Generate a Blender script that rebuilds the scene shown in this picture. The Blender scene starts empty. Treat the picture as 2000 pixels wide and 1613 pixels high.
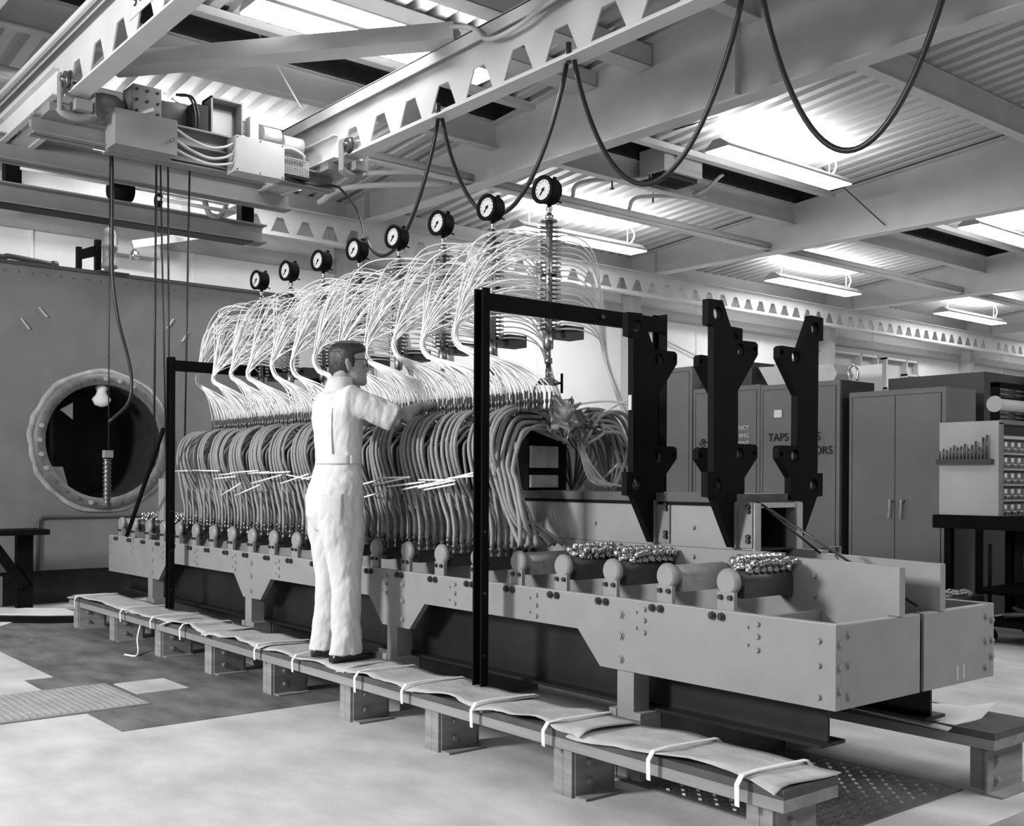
import bpy, bmesh, math, random
from mathutils import Vector, Matrix
random.seed(7)
R = random.random
U = random.uniform
PI = math.pi
sc = bpy.context.scene
C = sc.collection
# ------------------------------------------------------------------ camera, world, light, exposure
AZ = math.radians(39.3)
VD = Vector((-math.cos(AZ), math.sin(AZ), 0))
VR = Vector((math.sin(AZ), math.cos(AZ), 0))
cam = bpy.data.cameras.new('camera')
cam.sensor_width = 36
cam.lens = 2098 / 2000 * 36
cam.shift_y = 0.06575
cam.clip_end = 200
co = bpy.data.objects.new('camera', cam)
C.objects.link(co)
m3 = Matrix((VR, Vector((0, 0, 1)), -VD)).transposed()
co.matrix_world = Matrix.Translation((0, 0, 1.30)) @ (m3.to_4x4() @ Matrix.Rotation(0.005, 4, 'Z'))
sc.camera = co
w = bpy.data.worlds.new('world')
sc.world = w
w.use_nodes = True
w.node_tree.nodes['Background'].inputs[0].default_value = (.5, .5, .5, 1)
w.node_tree.nodes['Background'].inputs[1].default_value = 0.02
sc.view_settings.view_transform = 'Standard'
sc.view_settings.look = 'None'
sc.view_settings.gamma = 1
sc.view_settings.use_curve_mapping = False
sc.view_settings.exposure = 0.0


def area(name, loc, target, sx, sy, power, spread=180):
    l = bpy.data.lights.new(name, 'AREA')
    l.shape = 'RECTANGLE'
    l.size = sx
    l.size_y = sy
    l.energy = power
    l.spread = math.radians(spread)
    o = bpy.data.objects.new(name, l)
    C.objects.link(o)
    o.location = loc
    d = Vector(target) - Vector(loc)
    o.rotation_euler = d.to_track_quat('-Z', 'Y').to_euler()
    return o


# assumed flood light at camera left and added hall lights, all out of view
area('assumed_flood_lamp', (-6.2, -4.4, 3.5), (-5.9, 4.5, 2.9), 1.2, 1.2, 760)  # unseen key light, assumed from the side the shading comes from
area('added_hall_lamps', (-1.5, -1.5, 5.2), (-1.5, -1.5, 0), 2.6, 6, 50)  # unseen overhead light added to lift the near end of the hall
area('added_fill_right', (-1.2, -3.4, 2.6), (-6.5, 7.5, 4.8), 1.2, 1.2, 60)  # unseen fill light added to brighten the roof steel
area('added_hall_lamps_far', (1.5, 9, 5.2), (1.5, 9, 0), 2.6, 12, 560)  # unseen overhead light added to brighten the floor behind the press
P_UP, P_DOWN = 62, 55


# ------------------------------------------------------------------ materials (all neutral greys)
MATS = {}


def mat(name, v, rough=.6, metal=0., var=.12, scale=6., bump=0., bscale=60., spec=.5, stretch=None):
    if name in MATS:
        return MATS[name]
    m = bpy.data.materials.new(name)
    m.use_nodes = True
    nt = m.node_tree
    b = nt.nodes['Principled BSDF']
    b.inputs['Roughness'].default_value = rough
    b.inputs['Metallic'].default_value = metal
    b.inputs['Specular IOR Level'].default_value = spec
    tc = nt.nodes.new('ShaderNodeTexCoord')
    mp = nt.nodes.new('ShaderNodeMapping')
    nt.links.new(tc.outputs['Object'], mp.inputs[0])
    if stretch:
        mp.inputs['Scale'].default_value = stretch
    if var > 0:
        n = nt.nodes.new('ShaderNodeTexNoise')
        n.inputs['Scale'].default_value = scale
        n.inputs['Detail'].default_value = 6
        nt.links.new(mp.outputs[0], n.inputs['Vector'])
        cr = nt.nodes.new('ShaderNodeValToRGB')
        lo, hi = v * (1 - var), min(1, v * (1 + var))
        cr.color_ramp.elements[0].position = .3
        cr.color_ramp.elements[1].position = .7
        cr.color_ramp.elements[0].color = (lo, lo, lo, 1)
        cr.color_ramp.elements[1].color = (hi, hi, hi, 1)
        nt.links.new(n.outputs[0], cr.inputs[0])
        nt.links.new(cr.outputs[0], b.inputs['Base Color'])
    else:
        b.inputs['Base Color'].default_value = (v, v, v, 1)
    if bump > 0:
        n2 = nt.nodes.new('ShaderNodeTexNoise')
        n2.inputs['Scale'].default_value = bscale
        n2.inputs['Detail'].default_value = 4
        nt.links.new(mp.outputs[0], n2.inputs['Vector'])
        bp = nt.nodes.new('ShaderNodeBump')
        bp.inputs['Strength'].default_value = bump
        bp.inputs['Distance'].default_value = .02
        nt.links.new(n2.outputs[0], bp.inputs['Height'])
        nt.links.new(bp.outputs[0], b.inputs['Normal'])
    MATS[name] = m
    return m


def emat(name, v, s):
    m = bpy.data.materials.new(name)
    m.use_nodes = True
    b = m.node_tree.nodes['Principled BSDF']
    b.inputs['Base Color'].default_value = (v, v, v, 1)
    b.inputs['Emission Color'].default_value = (1, 1, 1, 1)
    b.inputs['Emission Strength'].default_value = s
    MATS[name] = m
    return m


M_floor = mat('concrete_floor', .56, .75, var=.20, scale=2.4, bump=.05, bscale=60, stretch=(1, 1.6, 1))
M_dfloor = mat('worn_dark_floor', .16, .6, var=.45, scale=2.2, bump=.05, bscale=20, stretch=(1.2, 2.6, 1))
M_wall = mat('white_siding', .80, .7, var=.06, scale=.8)
M_wallg = mat('grey_siding', .42, .7, var=.06, scale=.8)
M_roof = mat('painted_steel_deck', .50, .5, var=.08, scale=.6)
M_dark = mat('dark_paint_void_shade', .02, .8, var=.3)
M_steel = mat('painted_roof_steel', .52, .55, var=.06, scale=3)
M_steelL = mat('light_crane_paint', .54, .5, var=.06, scale=3)
M_steelM = mat('grey_crane_paint', .22, .5, var=.12, scale=3)
M_frame = mat('press_grey_enamel', .25, .42, var=.07, scale=5, bump=.04, bscale=180)
M_edge = mat('press_edge', .36, .45, var=.08)
M_black = mat('black_paint', .006, .55, var=.2, spec=.05)
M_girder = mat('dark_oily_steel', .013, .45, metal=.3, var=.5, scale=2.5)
M_wood = mat('raw_wood', .26, .8, var=.22, scale=4, bump=.2, bscale=40, stretch=(1, 1, 6))
M_plank = mat('plank_wood', .24, .8, var=.22, scale=4, bump=.2, bscale=40, stretch=(.3, 3, 3))
M_plankd = mat('shadow_band_plank', .07, .8, var=.3, scale=4)
M_paper = mat('brown_matting', .47, .9, var=.16, scale=9, bump=.2, bscale=60, stretch=(1, 1.6, 1))
M_paperW = mat('white_matting', .72, .9, var=.06, scale=7)
M_strap = mat('white_strap', .78, .8, var=.05)
M_bolt = mat('bolt_dark', .05, .35, metal=.6, var=.2)
M_boltl = mat('bolt_painted', .24, .4, var=.1)
M_pipe = mat('manifold_iron', .045, .45, var=.3, scale=9)
M_rust = mat('bare_pipe', .26, .6, var=.3, scale=9, bump=.2, bscale=50)
M_chrome = mat('bright_fitting', .62, .22, metal=1., var=.15, scale=30)
M_brass = mat('dull_fitting', .38, .3, metal=1., var=.25, scale=30)
M_dfit = mat('dark_fitting', .13, .35, metal=.7, var=.4, scale=40)
M_hose = mat('grey_hose', .25, .55, var=.15, scale=60, bump=.06, bscale=220)
M_hosed = mat('dark_hose', .05, .35, var=.2)
M_tube = mat('white_tube', .84, .35, var=.04, scale=20)
M_cord = mat('black_rubber_cord', .012, .4, var=.2)
M_dial = mat('dial_white', .50, .5, var=.02)
M_foil = mat('crumpled_foil', .30, .42, metal=.6, var=.25, scale=12)
M_tank = mat('tank_grey', .17, .6, var=.12, scale=3, bump=.04, bscale=200)
M_tankr = mat('tank_flange', .13, .5, var=.25, scale=8)
M_putty = mat('sealant', .36, .9, var=.25, scale=8, bump=.5)
M_cab = mat('cabinet_grey', .17, .5, var=.06, scale=3)
M_cabd = mat('cabinet_dark', .05, .5, var=.08, scale=3)
M_cabl = mat('cabinet_light', .48, .6, var=.06, scale=3)
M_tread = mat('tread_plate', .42, .5, metal=.2, var=.2, scale=6)
M_fixt = mat('lamp_housing', .42, .5, var=.04)
M_lamp = emat('fluorescent_glow', 1, 7.0)
M_text = mat('black_lettering', .01, .8, var=0)
M_textw = mat('white_lettering', .75, .8, var=0)
M_cloth = mat('white_cotton', .60, .95, var=.03, scale=14, bump=.25, bscale=14, stretch=(1.6, 1.6, .5))
M_skin = mat('skin', .30, .5, var=.08, scale=20)
M_hair = mat('dark_hair', .016, .4, var=.5, scale=40, bump=.3, bscale=60, stretch=(3, 3, .7))
M_shoe = mat('black_shoe', .01, .3, var=.1)
M_cover = mat('folded_cloth', .6, .9, var=.1)


# ------------------------------------------------------------------ mesh helpers
class MB:
    def __init__(s):
        s.v = []
        s.f = []
        s.smooth = set()

    def box(s, x0, x1, y0, y1, z0, z1):
        n = len(s.v)
        s.v += [(x0, y0, z0), (x1, y0, z0), (x1, y1, z0), (x0, y1, z0), (x0, y0, z1), (x1, y0, z1), (x1, y1, z1), (x0, y1, z1)]
        for q in ((0, 3, 2, 1), (4, 5, 6, 7), (0, 1, 5, 4), (1, 2, 6, 5), (2, 3, 7, 6), (3, 0, 4, 7)):
            s.f.append(tuple(n + i for i in q))
        return s

    def beam(s, p, q, w, h, up=(0, 0, 1)):
        p, q = Vector(p), Vector(q)
        d = (q - p).normalized()
        a = d.cross(Vector(up)).normalized() * (w / 2)
        b = a.cross(d).normalized() * (h / 2)
        n = len(s.v)
        for c in (p, q):
            for sa, sb in ((-1, -1), (1, -1), (1, 1), (-1, 1)):
                s.v.append(tuple(c + a * sa + b * sb))
        for f in ((0, 3, 2, 1), (4, 5, 6, 7), (0, 1, 5, 4), (1, 2, 6, 5), (2, 3, 7, 6), (3, 0, 4, 7)):
            s.f.append(tuple(n + i for i in f))
        return s

    def rings(s, rs, close=True, smooth=True):
        n0 = len(s.v)
        k = len(rs[0])
        for r in rs:
            s.v += [tuple(p) for p in r]
        for i in range(len(rs) - 1):
            for j in range(k):
                a = n0 + i * k + j
                b = n0 + i * k + (j + 1) % k
                if smooth:
                    s.smooth.add(len(s.f))
                s.f.append((a, b, b + k, a + k))
        if close:
            s.f.append(tuple(n0 + j for j in reversed(range(k))))
            m = n0 + (len(rs) - 1) * k
            s.f.append(tuple(m + j for j in range(k)))
        return s

    def tube(s, path, r, n=6):
        P = [Vector(p) for p in path]
        rs = []
        up = Vector((0, 0, 1))
        prev = None
        for i, p in enumerate(P):
            t = (P[min(i + 1, len(P) - 1)] - P[max(i - 1, 0)]).normalized()
            if prev is None:
                a = t.cross(up)
                if a.length < .1:
                    a = t.cross(Vector((1, 0, 0)))
            else:
                a = prev - t * prev.dot(t)
            a.normalize()
            prev = a
            b = t.cross(a)
            rr = r[i] if isinstance(r, (list, tuple)) else r
            rs.append([p + (a * math.cos(2 * PI * k / n) + b * math.sin(2 * PI * k / n)) * rr for k in range(n)])
        return s.rings(rs)

    def cyl(s, p, q, r, n=10, r2=None):
        return s.tube([p, q], [r, r if r2 is None else r2], n)

    def lathe(s, prof, c, axis=(0, 0, 1), n=16):
        ax = Vector(axis).normalized()
        a = ax.cross(Vector((0, 0, 1)))
        if a.length < .1:
            a = ax.cross(Vector((1, 0, 0)))
        a.normalize()
        b = ax.cross(a)
        c = Vector(c)
        rs = [[c + ax * h + (a * math.cos(2 * PI * k / n) + b * math.sin(2 * PI * k / n)) * r for k in range(n)] for h, r in prof]
        return s.rings(rs)

    def prism(s, poly, axis, a0, a1):
        """poly in the two other axes (order x,y,z without axis)"""
        n = len(s.v)
        k = len(poly)
        for a in (a0, a1):
            for u, v in poly:
                s.v.append({'x': (a, u, v), 'y': (u, a, v), 'z': (u, v, a)}[axis])
        s.f.append(tuple(n + i for i in range(k)))
        s.f.append(tuple(n + k + i for i in reversed(range(k))))
        for i in range(k):
            j = (i + 1) % k
            s.f.append((n + i, n + k + i, n + k + j, n + j))
        return s

    def holed(s, outer, holes, axis, a0, a1):
        bm = bmesh.new()
        loops = []
        for lp in [outer] + holes:
            vs = [bm.verts.new((u, v, 0)) for u, v in lp]
            loops.append(vs)
            for i in range(len(vs)):
                bm.edges.new((vs[i], vs[(i + 1) % len(vs)]))
        bmesh.ops.triangle_fill(bm, use_beauty=True, edges=bm.edges[:])
        bm.verts.index_update()
        n = len(s.v)
        V = [(v.co.x, v.co.y) for v in bm.verts]
        k = len(V)
        for a in (a0, a1):
            for u, v in V:
                s.v.append({'x': (a, u, v), 'y': (u, a, v), 'z': (u, v, a)}[axis])
        for f in bm.faces:
            ids = [v.index for v in f.verts]
            s.f.append(tuple(n + i for i in ids))
            s.f.append(tuple(n + k + i for i in reversed(ids)))
        for vs in loops:
            for i in range(len(vs)):
                a, b = vs[i].index, vs[(i + 1) % len(vs)].index
                s.f.append((n + a, n + k + a, n + k + b, n + b))
        bm.free()
        return s

    def build(s, name, m, parent=None):
        off = world_of(parent)
        me = bpy.data.meshes.new(name)
        me.from_pydata([(a - off[0], b - off[1], c - off[2]) for a, b, c in s.v], [], s.f)
        me.materials.append(m)
        if s.smooth:
            fl = [i in s.smooth for i in range(len(s.f))]
            me.polygons.foreach_set('use_smooth', fl)
        bm = bmesh.new()
        bm.from_mesh(me)
        bmesh.ops.recalc_face_normals(bm, faces=bm.faces[:])
        bm.to_mesh(me)
        bm.free()
        o = bpy.data.objects.new(name, me)
        C.objects.link(o)
        if parent:
            o.parent = parent
        return o


def world_of(o):
    x = y = z = 0.
    while o is not None:
        x += o.location[0]
        y += o.location[1]
        z += o.location[2]
        o = o.parent
    return (x, y, z)


def tag(o, label=None, cat=None, group=None, kind=None):
    if label:
        o['label'] = label
    if cat:
        o['category'] = cat
    if group:
        o['group'] = group
    if kind:
        o['kind'] = kind
    return o


def thing(name, label, cat, loc=(0, 0, 0), group=None):
    o = bpy.data.objects.new(name, None)
    o.empty_display_size = .1
    C.objects.link(o)
    o.location = loc
    return tag(o, label, cat, group)


def struct(name, mb, m, parent=None):
    o = mb.build(name, m, parent)
    o['kind'] = 'structure'
    return o


def inst(me, name, p, parent, rot=None):
    o = bpy.data.objects.new(name, me)
    C.objects.link(o)
    off = world_of(parent)
    o.parent = parent
    o.location = (p[0] - off[0], p[1] - off[1], p[2] - off[2])
    if rot:
        o.rotation_euler = rot
    return o


def proto(mb, name, m):
    me = bpy.data.meshes.new(name)
    me.from_pydata(mb.v, [], mb.f)
    me.materials.append(m)
    me.polygons.foreach_set('use_smooth', [i in mb.smooth for i in range(len(mb.f))])
    return me


def bez(p0, p1, p2, p3, n):
    out = []
    p0, p1, p2, p3 = map(Vector, (p0, p1, p2, p3))
    for i in range(n + 1):
        t = i / n
        out.append(p0 * (1 - t) ** 3 + p1 * 3 * t * (1 - t) ** 2 + p2 * 3 * t * t * (1 - t) + p3 * t ** 3)
    return out


def spline(pts, n=6):
    P = [Vector(p) for p in pts]
    P = [P[0] * 2 - P[1]] + P + [P[-1] * 2 - P[-2]]
    out = []
    for i in range(1, len(P) - 2):
        a, b, c, d = P[i - 1:i + 3]
        for k in range(n):
            t = k / n
            out.append(.5 * ((2 * b) + (c - a) * t + (2 * a - 5 * b + 4 * c - d) * t * t + (3 * b - a - 3 * c + d) * t ** 3))
    out.append(P[-2])
    return out


def circle(cx, cy, r, n=14, ry=None):
    return [(cx + r * math.cos(2 * PI * i / n), cy + (ry or r) * math.sin(2 * PI * i / n)) for i in range(n)]


def text(name, s, size, loc, rot, m, parent):
    c = bpy.data.curves.new(name, 'FONT')
    c.body = s
    c.size = size
    c.extrude = .002
    c.align_x = 'LEFT'
    c.materials.append(m)
    tmp = bpy.data.objects.new('tmp', c)
    me = bpy.data.meshes.new_from_object(tmp)
    me.name = name
    bpy.data.objects.remove(tmp)
    o = bpy.data.objects.new(name, me)
    C.objects.link(o)
    off = world_of(parent)
    o.parent = parent
    o.location = (loc[0] - off[0], loc[1] - off[1], loc[2] - off[2])
    o.rotation_euler = rot
    return o


# ------------------------------------------------------------------ the hall
WX = -12.95
struct('floor', MB().box(-14, 14, -8, 38, -.2, 0), M_floor)
wl = struct('wall_left', MB().box(WX - .15, WX, -8, 38, 0, 6.6), M_wall)
struct('wall_back', MB().box(-14, 14, 36, 36.2, 0, 6.6), M_wall)
struct('wall_front', MB().box(-14, 14, -8.2, -8, 0, 6.6), M_wallg)
struct('wall_right', MB().box(13, 13.2, -8, 38, 0, 6.6), M_wallg)
# siding girts and seams on the left wall
g = MB()
for z in (3.55, 3.62):
    pass
g.box(WX, WX + .06, -8, 36, 4.12, 4.30)
g.build('girt', mat('girt_grey', .38, .6, var=.05), wl)
ribs = proto(MB().box(0, .02, -.02, .02, 0, 5.0), 'siding_rib', M_wall)
for i in range(22):
    inst(ribs, 'siding_rib', (WX, -6 + i * 1.9, .0), wl)
brace = MB()
for a, b in (((WX + .05, 13.3, 3.95), (WX + .05, 18.6, 2.6)), ((WX + .05, 13.3, 2.6), (WX + .05, 18.6, 3.95))):
    brace.cyl(a, b, .012, 6)
brace.build('brace_rod', M_wallg, wl)


def roofz(x):
    return 5.06 + .0765 * (min(x, 1.5) - WX) - max(0, x - 1.5) * .0765


def deck(x0, x1, name, y0=-8, y1=36.5):
    mb = MB()
    pitch = .215
    z0, z1 = roofz(x0), roofz(x1)
    n = int((y1 - y0) / pitch)
    for i in range(n):
        y = y0 + i * pitch
        pr = [(0, 0), (.10, 0), (.125, .06), (.19, .06), (.215, 0)]
        for j in range(4):
            (a, ha), (b, hb) = pr[j], pr[j + 1]
            k = len(mb.v)
            mb.v += [(x0, y + a, z0 + ha), (x1, y + a, z1 + ha), (x1, y + b, z1 + hb), (x0, y + b, z0 + hb)]
            mb.f.append((k, k + 1, k + 2, k + 3))
    o = bpy.data.objects.new(name, None)
    me = bpy.data.meshes.new(name)
    me.from_pydata(mb.v, [], mb.f)
    me.materials.append(M_roof)
    o = bpy.data.objects.new(name, me)
    C.objects.link(o)
    o['kind'] = 'structure'
    return o


deck(WX, -9.45, 'ceiling')
deck(-8.9, 1.5, 'ceiling_2')
deck(1.5, 13.1, 'ceiling_3')
# dark roof monitor over the slot between the two decks
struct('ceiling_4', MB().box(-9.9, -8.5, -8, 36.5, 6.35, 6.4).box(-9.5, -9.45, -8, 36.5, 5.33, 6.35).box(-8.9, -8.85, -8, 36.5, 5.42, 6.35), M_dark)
struct('trim_1', MB().box(-8.93, -8.82, -8, 36.5, 5.30, 5.37), M_steelL)   # bright curb edge
struct('trim_2', MB().box(WX, WX + .12, -8, 36.5, 4.72, 5.08), M_steel)  # eave strut

FR = [1.93, 7.53, 13.07, 18.7, 24.3, 29.9]
bolt8 = proto(MB().cyl((0, 0, 0), (0, -.012, 0), .014, 6).cyl((0, -.012, 0), (0, -.022, 0), .008, 6), 'bolt', M_bolt)
for i, y in enumerate(FR):
    t = thing('roof_frame', ['grey tapered roof frame spanning over the crane runways, nearest the camera at far left',
                             'wide grey roof frame whose web fills the upper right of the picture',
                             'grey roof frame above the cabinets, second deep beam at right',
                             'third grey roof frame at right, above the far lamps',
                             'fourth roof frame, small at the far right edge',
                             'farthest roof frame down the hall'][i], 'roof beam', (WX + .5, y, 0))
    mb = MB().prism([(WX + .15, 4.72), (1.4, 4.58), (1.4, roofz(1.4) - .02), (-12.1, roofz(-12.1) - .03), (WX + .15, 5.05)], 'y', y - .006, y + .006)
    mb.build('web', M_steel, t)
    fl = MB().beam((WX + .2, y, 4.715), (1.4, y, 4.575), .2, .016)
    fl.build('bottom_flange', M_steel, t)
    MB().beam((WX + .2, y, 5.055), (1.4, y, roofz(1.4) - .03), .2, .016).build('top_flange', M_steel, t)
    st = MB()
    for x in ((-12.2, -6.05) if i == 1 else (-12.2,)):
        st.box(x - .006, x + .006, y - .09, y, 4.7, roofz(x) - .03)
    st.build('stiffener', M_steel, t)
    MB().box(WX, WX + .28, y - .1, y + .1, 0, 4.75).build('column', M_wallg, t)
# struts, purlins per bay
BAY = [(FR[i], FR[i + 1]) for i in range(5)]
bayn = ['above the hoist trolley', 'in the bay above the gauges', 'in the bay beyond the second roof frame', 'in the fourth bay, far right', 'in the farthest bay']
for i, (a, b) in enumerate([(-3.7, 1.93)] + BAY):
    nm = 'behind the hoist at upper left' if i == 0 else bayn[i - 1]
    if i:
        mb = MB().tube([(-9.95, a + .02, 4.80), (-9.95, b - .02, 4.80)], .055, 12).box(-10.0, -9.9, a, b, 4.725, 4.75)
        tag(mb.build('roof_strut', M_steel), 'grey round strut with flat cap ' + nm, 'strut')
    t = thing('purlin', 'deep grey purlin along the dark roof slot ' + nm, 'purlin', (-9.52, (a + b) / 2, 5.05))
    MB().box(-9.525, -9.515, a, b, 5.04, 5.33).build('web', M_steel, t)
    MB().box(-9.58, -9.46, a, b, 5.03, 5.042).box(-9.58, -9.46, a, b, 5.32, 5.332).build('flange', M_steel, t)
    t = thing('purlin', 'grey roof purlin under the plain deck ' + nm, 'purlin', (-5.9, (a + b) / 2, 5.3))
    MB().box(-5.905, -5.895, a, b, 5.3, 5.58).build('web', M_steel, t)
    MB().box(-5.97, -5.83, a, b, 5.29, 5.303).box(-5.97, -5.83, a, b, 5.575, 5.59).build('flange', M_steel, t)
mb = MB().box(-8.14, -7.86, FR[0] + .1, FR[1] - .02, 5.27, 5.285).box(-8.14, -8.12, FR[0] + .1, FR[1] - .02, 5.28, 5.42).box(-7.88, -7.86, FR[0] + .1, FR[1] - .02, 5.28, 5.42)
tag(mb.build('cable_tray', M_steel), 'wide grey ceiling channel running beside the top centre lamp', 'channel')
mb = MB().box(-7.3, -7.1, FR[0] + .1, FR[1] - .02, 5.25, 5.265).box(-7.3, -7.28, FR[0] + .1, FR[1] - .02, 5.26, 5.45).box(-7.12, -7.1, FR[0] + .1, FR[1] - .02, 5.26, 5.45)
tag(mb.build('cable_tray', M_steel), 'narrower grey ceiling channel at the very top of the picture', 'channel')
# duct-like boxes with rounded ends that close the slot beams in each bay
for i, (a, b) in enumerate(BAY[:4]):
    mb = MB().prism([(a + 3.3, 5.05), (a + 3.3, 5.34), (a + 3.05, 5.34), (a + 3.0, 5.30), (a + 2.98, 5.05)], 'x', -9.62, -9.53)
    mb.build('gusset', M_steel, None)
    o = bpy.data.objects[-1] if False else None
for o in [o for o in bpy.data.objects if o.name.startswith('gusset')]:
    tag(o, 'small grey gusset plate on the purlin of the roof slot', 'gusset', 'gussets on the slot purlins')

# ------------------------------------------------------------------ fluorescent lamps
LAMPS = [(-7.94, 3.77, 5.06, 'large fluorescent lamp glowing at top left of centre'),
         (-7.94, 9.46, 5.06, 'fluorescent lamp hanging below the bright roof patch at right'),
         (-7.94, 15.1, 5.06, 'fluorescent lamp cut off by the right edge of the picture'),
         (-7.94, 20.7, 5.06, 'far small fluorescent lamp beyond the third roof frame at right'),
         (-11.32, 3.7, 4.74, 'fluorescent lamp behind the hoist machinery'),
         (-11.32, 9.3, 4.74, 'fluorescent lamp hanging behind the tallest pressure gauge'),
         (-11.32, 14.95, 4.74, 'fluorescent lamp above the tallest dark bracket plates'),
         (-11.32, 20.45, 4.74, 'fluorescent lamp above the wide storage cabinet, small and distant'),
         (-11.32, 26.0, 4.74, 'farthest fluorescent lamp along the left wall')]
for x, y, z, lab in LAMPS:
    L = 2.42
    t = thing('ceiling_lamp', lab, 'lamp', (x, y + L / 2, z))
    mb = MB()
    mb.prism([(x - .17, z), (x - .165, z + .03), (x - .05, z + .11), (x + .05, z + .11), (x + .165, z + .03), (x + .17, z), (x + .16, z), (x + .045, z + .095), (x - .045, z + .095), (x - .16, z)][:6], 'y', y, y + L)
    mb2 = mb
    mb2.build('housing', M_fixt, t)
    MB().box(x - .165, x + .165, y + .01, y + L - .01, z - .014, z - .002).build('diffuser', M_lamp, t)
    h = MB()
    for yy in (y + .25, y + L - .25):
        h.cyl((x, yy, z + .1), (x, yy, roofz(x) + .0), .006, 5)
    h.build('hanger', M_steelL, t)
    cd = MB().tube(spline([(x, y + L - .2, z + .1), (x, y + L - .1, z + .25), (x, y + L - .22, z + .4), (x, y + L - .2, roofz(x))]), .012, 6)
    cd.build('supply_cord', M_strap, t)
    o = area('lamp_down', (x, y + L / 2, z - .02), (x, y + L / 2, 0), .3, L - .1, P_DOWN)
    o.rotation_euler = (0, 0, 0)
    o.parent = None
    o2 = area('lamp_up', (x, y + L / 2, z + .13), (x, y + L / 2, 9), .16, L - .3, P_UP)
    o2.rotation_euler = (PI, 0, 0)

# ------------------------------------------------------------------ castellated crane runways
def castel(name, yc, x0, x1, lab, sgn=1):
    t = thing(name, lab, 'crane runway beam', ((x0 + x1) / 2, yc, 4.17))
    holes = []
    x = -7.88
    k = -9
    xs = []
    while True:
        c = x + k * .4655
        if c > x1 - .3:
            break
        if c > x0 + .3:
            xs.append(c)
        k += 1
    for c in xs:
        holes.append([(c - .165, 4.245), (c + .165, 4.245), (c + .065, 4.445), (c - .065, 4.445)])
    MB().holed([(x0, 4.19), (x1, 4.19), (x1, 4.70), (x0, 4.70)], holes, 'y', yc - .006, yc + .006).build('web', M_steelL, t)
    MB().box(x0, x1, yc - .075, yc + .075, 4.175, 4.192).build('bottom_flange', M_steelL, t)
    MB().box(x0, x1, yc - .075, yc + .075, 4.69, 4.705).box(x0, x1, yc - .075, yc - .065, 4.60, 4.70).build('top_flange', M_steelL, t)
    return t


c1 = castel('crane_runway', 2.58, -12.2, 1.3, 'castellated runway beam at upper left carrying stencilled writing')
c2 = castel('crane_runway', 4.97, -12.2, 1.3, 'long light castellated runway beam rising across the top centre')
# stencil sign on the near runway
sg = thing('capacity_sign', 'stencilled capacity sign on the upper left runway beam', 'sign', (-7.5, 2.57, 4.5))
MB().box(-7.22, -6.62, 2.566, 2.572, 4.37, 4.68).build('plate', M_steelL, sg)
text('lettering', 'MAX LOAD', .11, (-7.18, 2.56, 4.57), (PI / 2, 0, 0), M_text, sg)
text('lettering', '5 TON', .11, (-7.12, 2.56, 4.43), (PI / 2, 0, 0), M_text, sg)
# conduit on top flange of runway 2
mb = MB().tube(spline([(-9.4, 4.86, 5.5), (-7.4, 4.86, 4.98), (-6.5, 4.86, 4.72), (-6.25, 4.86, 4.55), (-5.9, 4.86, 4.53), (-5.3, 4.86, 4.60), (-3, 4.86, 4.62), (1, 4.86, 4.64)]), .018, 8)
tag(mb.build('conduit', M_steelL), 'light conduit pipe bending along the centre runway beam', 'conduit')
mb = MB().tube([(-12, 2.45, 4.62), (-9.0, 2.45, 4.62), (1, 2.45, 4.62)], .022, 8)
tag(mb.build('conduit', M_steelL), 'straight conduit pipe beside the upper left runway beam', 'conduit')
# wall girder, along the left wall
t = thing('wall_girder', 'long white castellated girder along the far left wall', 'girder', (-12.25, 12, 4.33))
holes = []
y = 5.9
while y < 30:
    if abs((y - 7.5) % 5.6) > .2:
        holes.append([(-0, 0)])
        holes[-1] = [(y - .13, 4.39), (y + .13, 4.39), (y + .045, 4.57), (y - .045, 4.57)]
    y += .355
MB().holed([(3.0, 4.34), (31, 4.34), (31, 4.70), (3.0, 4.70)], holes, 'x', -12.256, -12.244).build('web', M_steelL, t)
MB().box(-12.32, -12.18, 3, 31, 4.325, 4.342).box(-12.32, -12.18, 3, 31, 4.69, 4.705).build('flange', M_steelL, t)
# diagonal roof strut
t = tag(MB().beam((-9.1, 3.09, 4.76), (-6.75, 4.95, 4.76), .22, .13).build('diagonal_strut', M_steel), 'grey diagonal strut between the two crane runway beams', 'strut')
# rods and pipes
tag(MB().cyl((-9.3, 4.2, 5.9), (-8.9, 4.75, 4.72), .009, 6).cyl((-10.9, 4.2, 5.3), (-10.3, 4.9, 4.7), .009, 6).build('tie_rod', M_steelL), 'thin steel tie rod with turnbuckle above the hoist', 'rod')
tag(MB().cyl((-7.7, 9.2, 5.3), (-6.9, 7.6, 4.62), .008, 6).build('tie_rod', M_bolt), 'thin dark tie rod behind the wide roof frame web', 'rod')
tag(MB().cyl((-8.3, 12.0, 5.4), (-8.0, 13.0, 4.75), .008, 6).build('tie_rod', M_bolt), 'thin dark tie rod on the roof frame above the cabinets', 'rod')
mb = MB()
for z, y0 in ((4.98, 6.0), (4.83, 5.9)):
    mb.tube(spline([(-11.9, 6.6, z - .08), (-11.4, 6.75, z + .03), (-10.2, 7.40, z - .05)]), .035, 8)
tag(mb.build('pipe_pair', M_steelL), 'pair of light pipes bending under the roof frame left of centre', 'pipe')
t = thing('sprinkler_pipe', 'light sprinkler piping with bends hanging in the bright bay', 'pipe', (-9.7, 9.8, 4.9))
MB().tube(spline([(-9.95, 9.1, 4.85), (-9.9, 9.12, 5.0), (-9.75, 9.3, 5.06), (-9.3, 9.8, 5.1), (-8.9, 10.0, 5.35)]), .026, 8).build('pipe', M_steelL, t)
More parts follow.
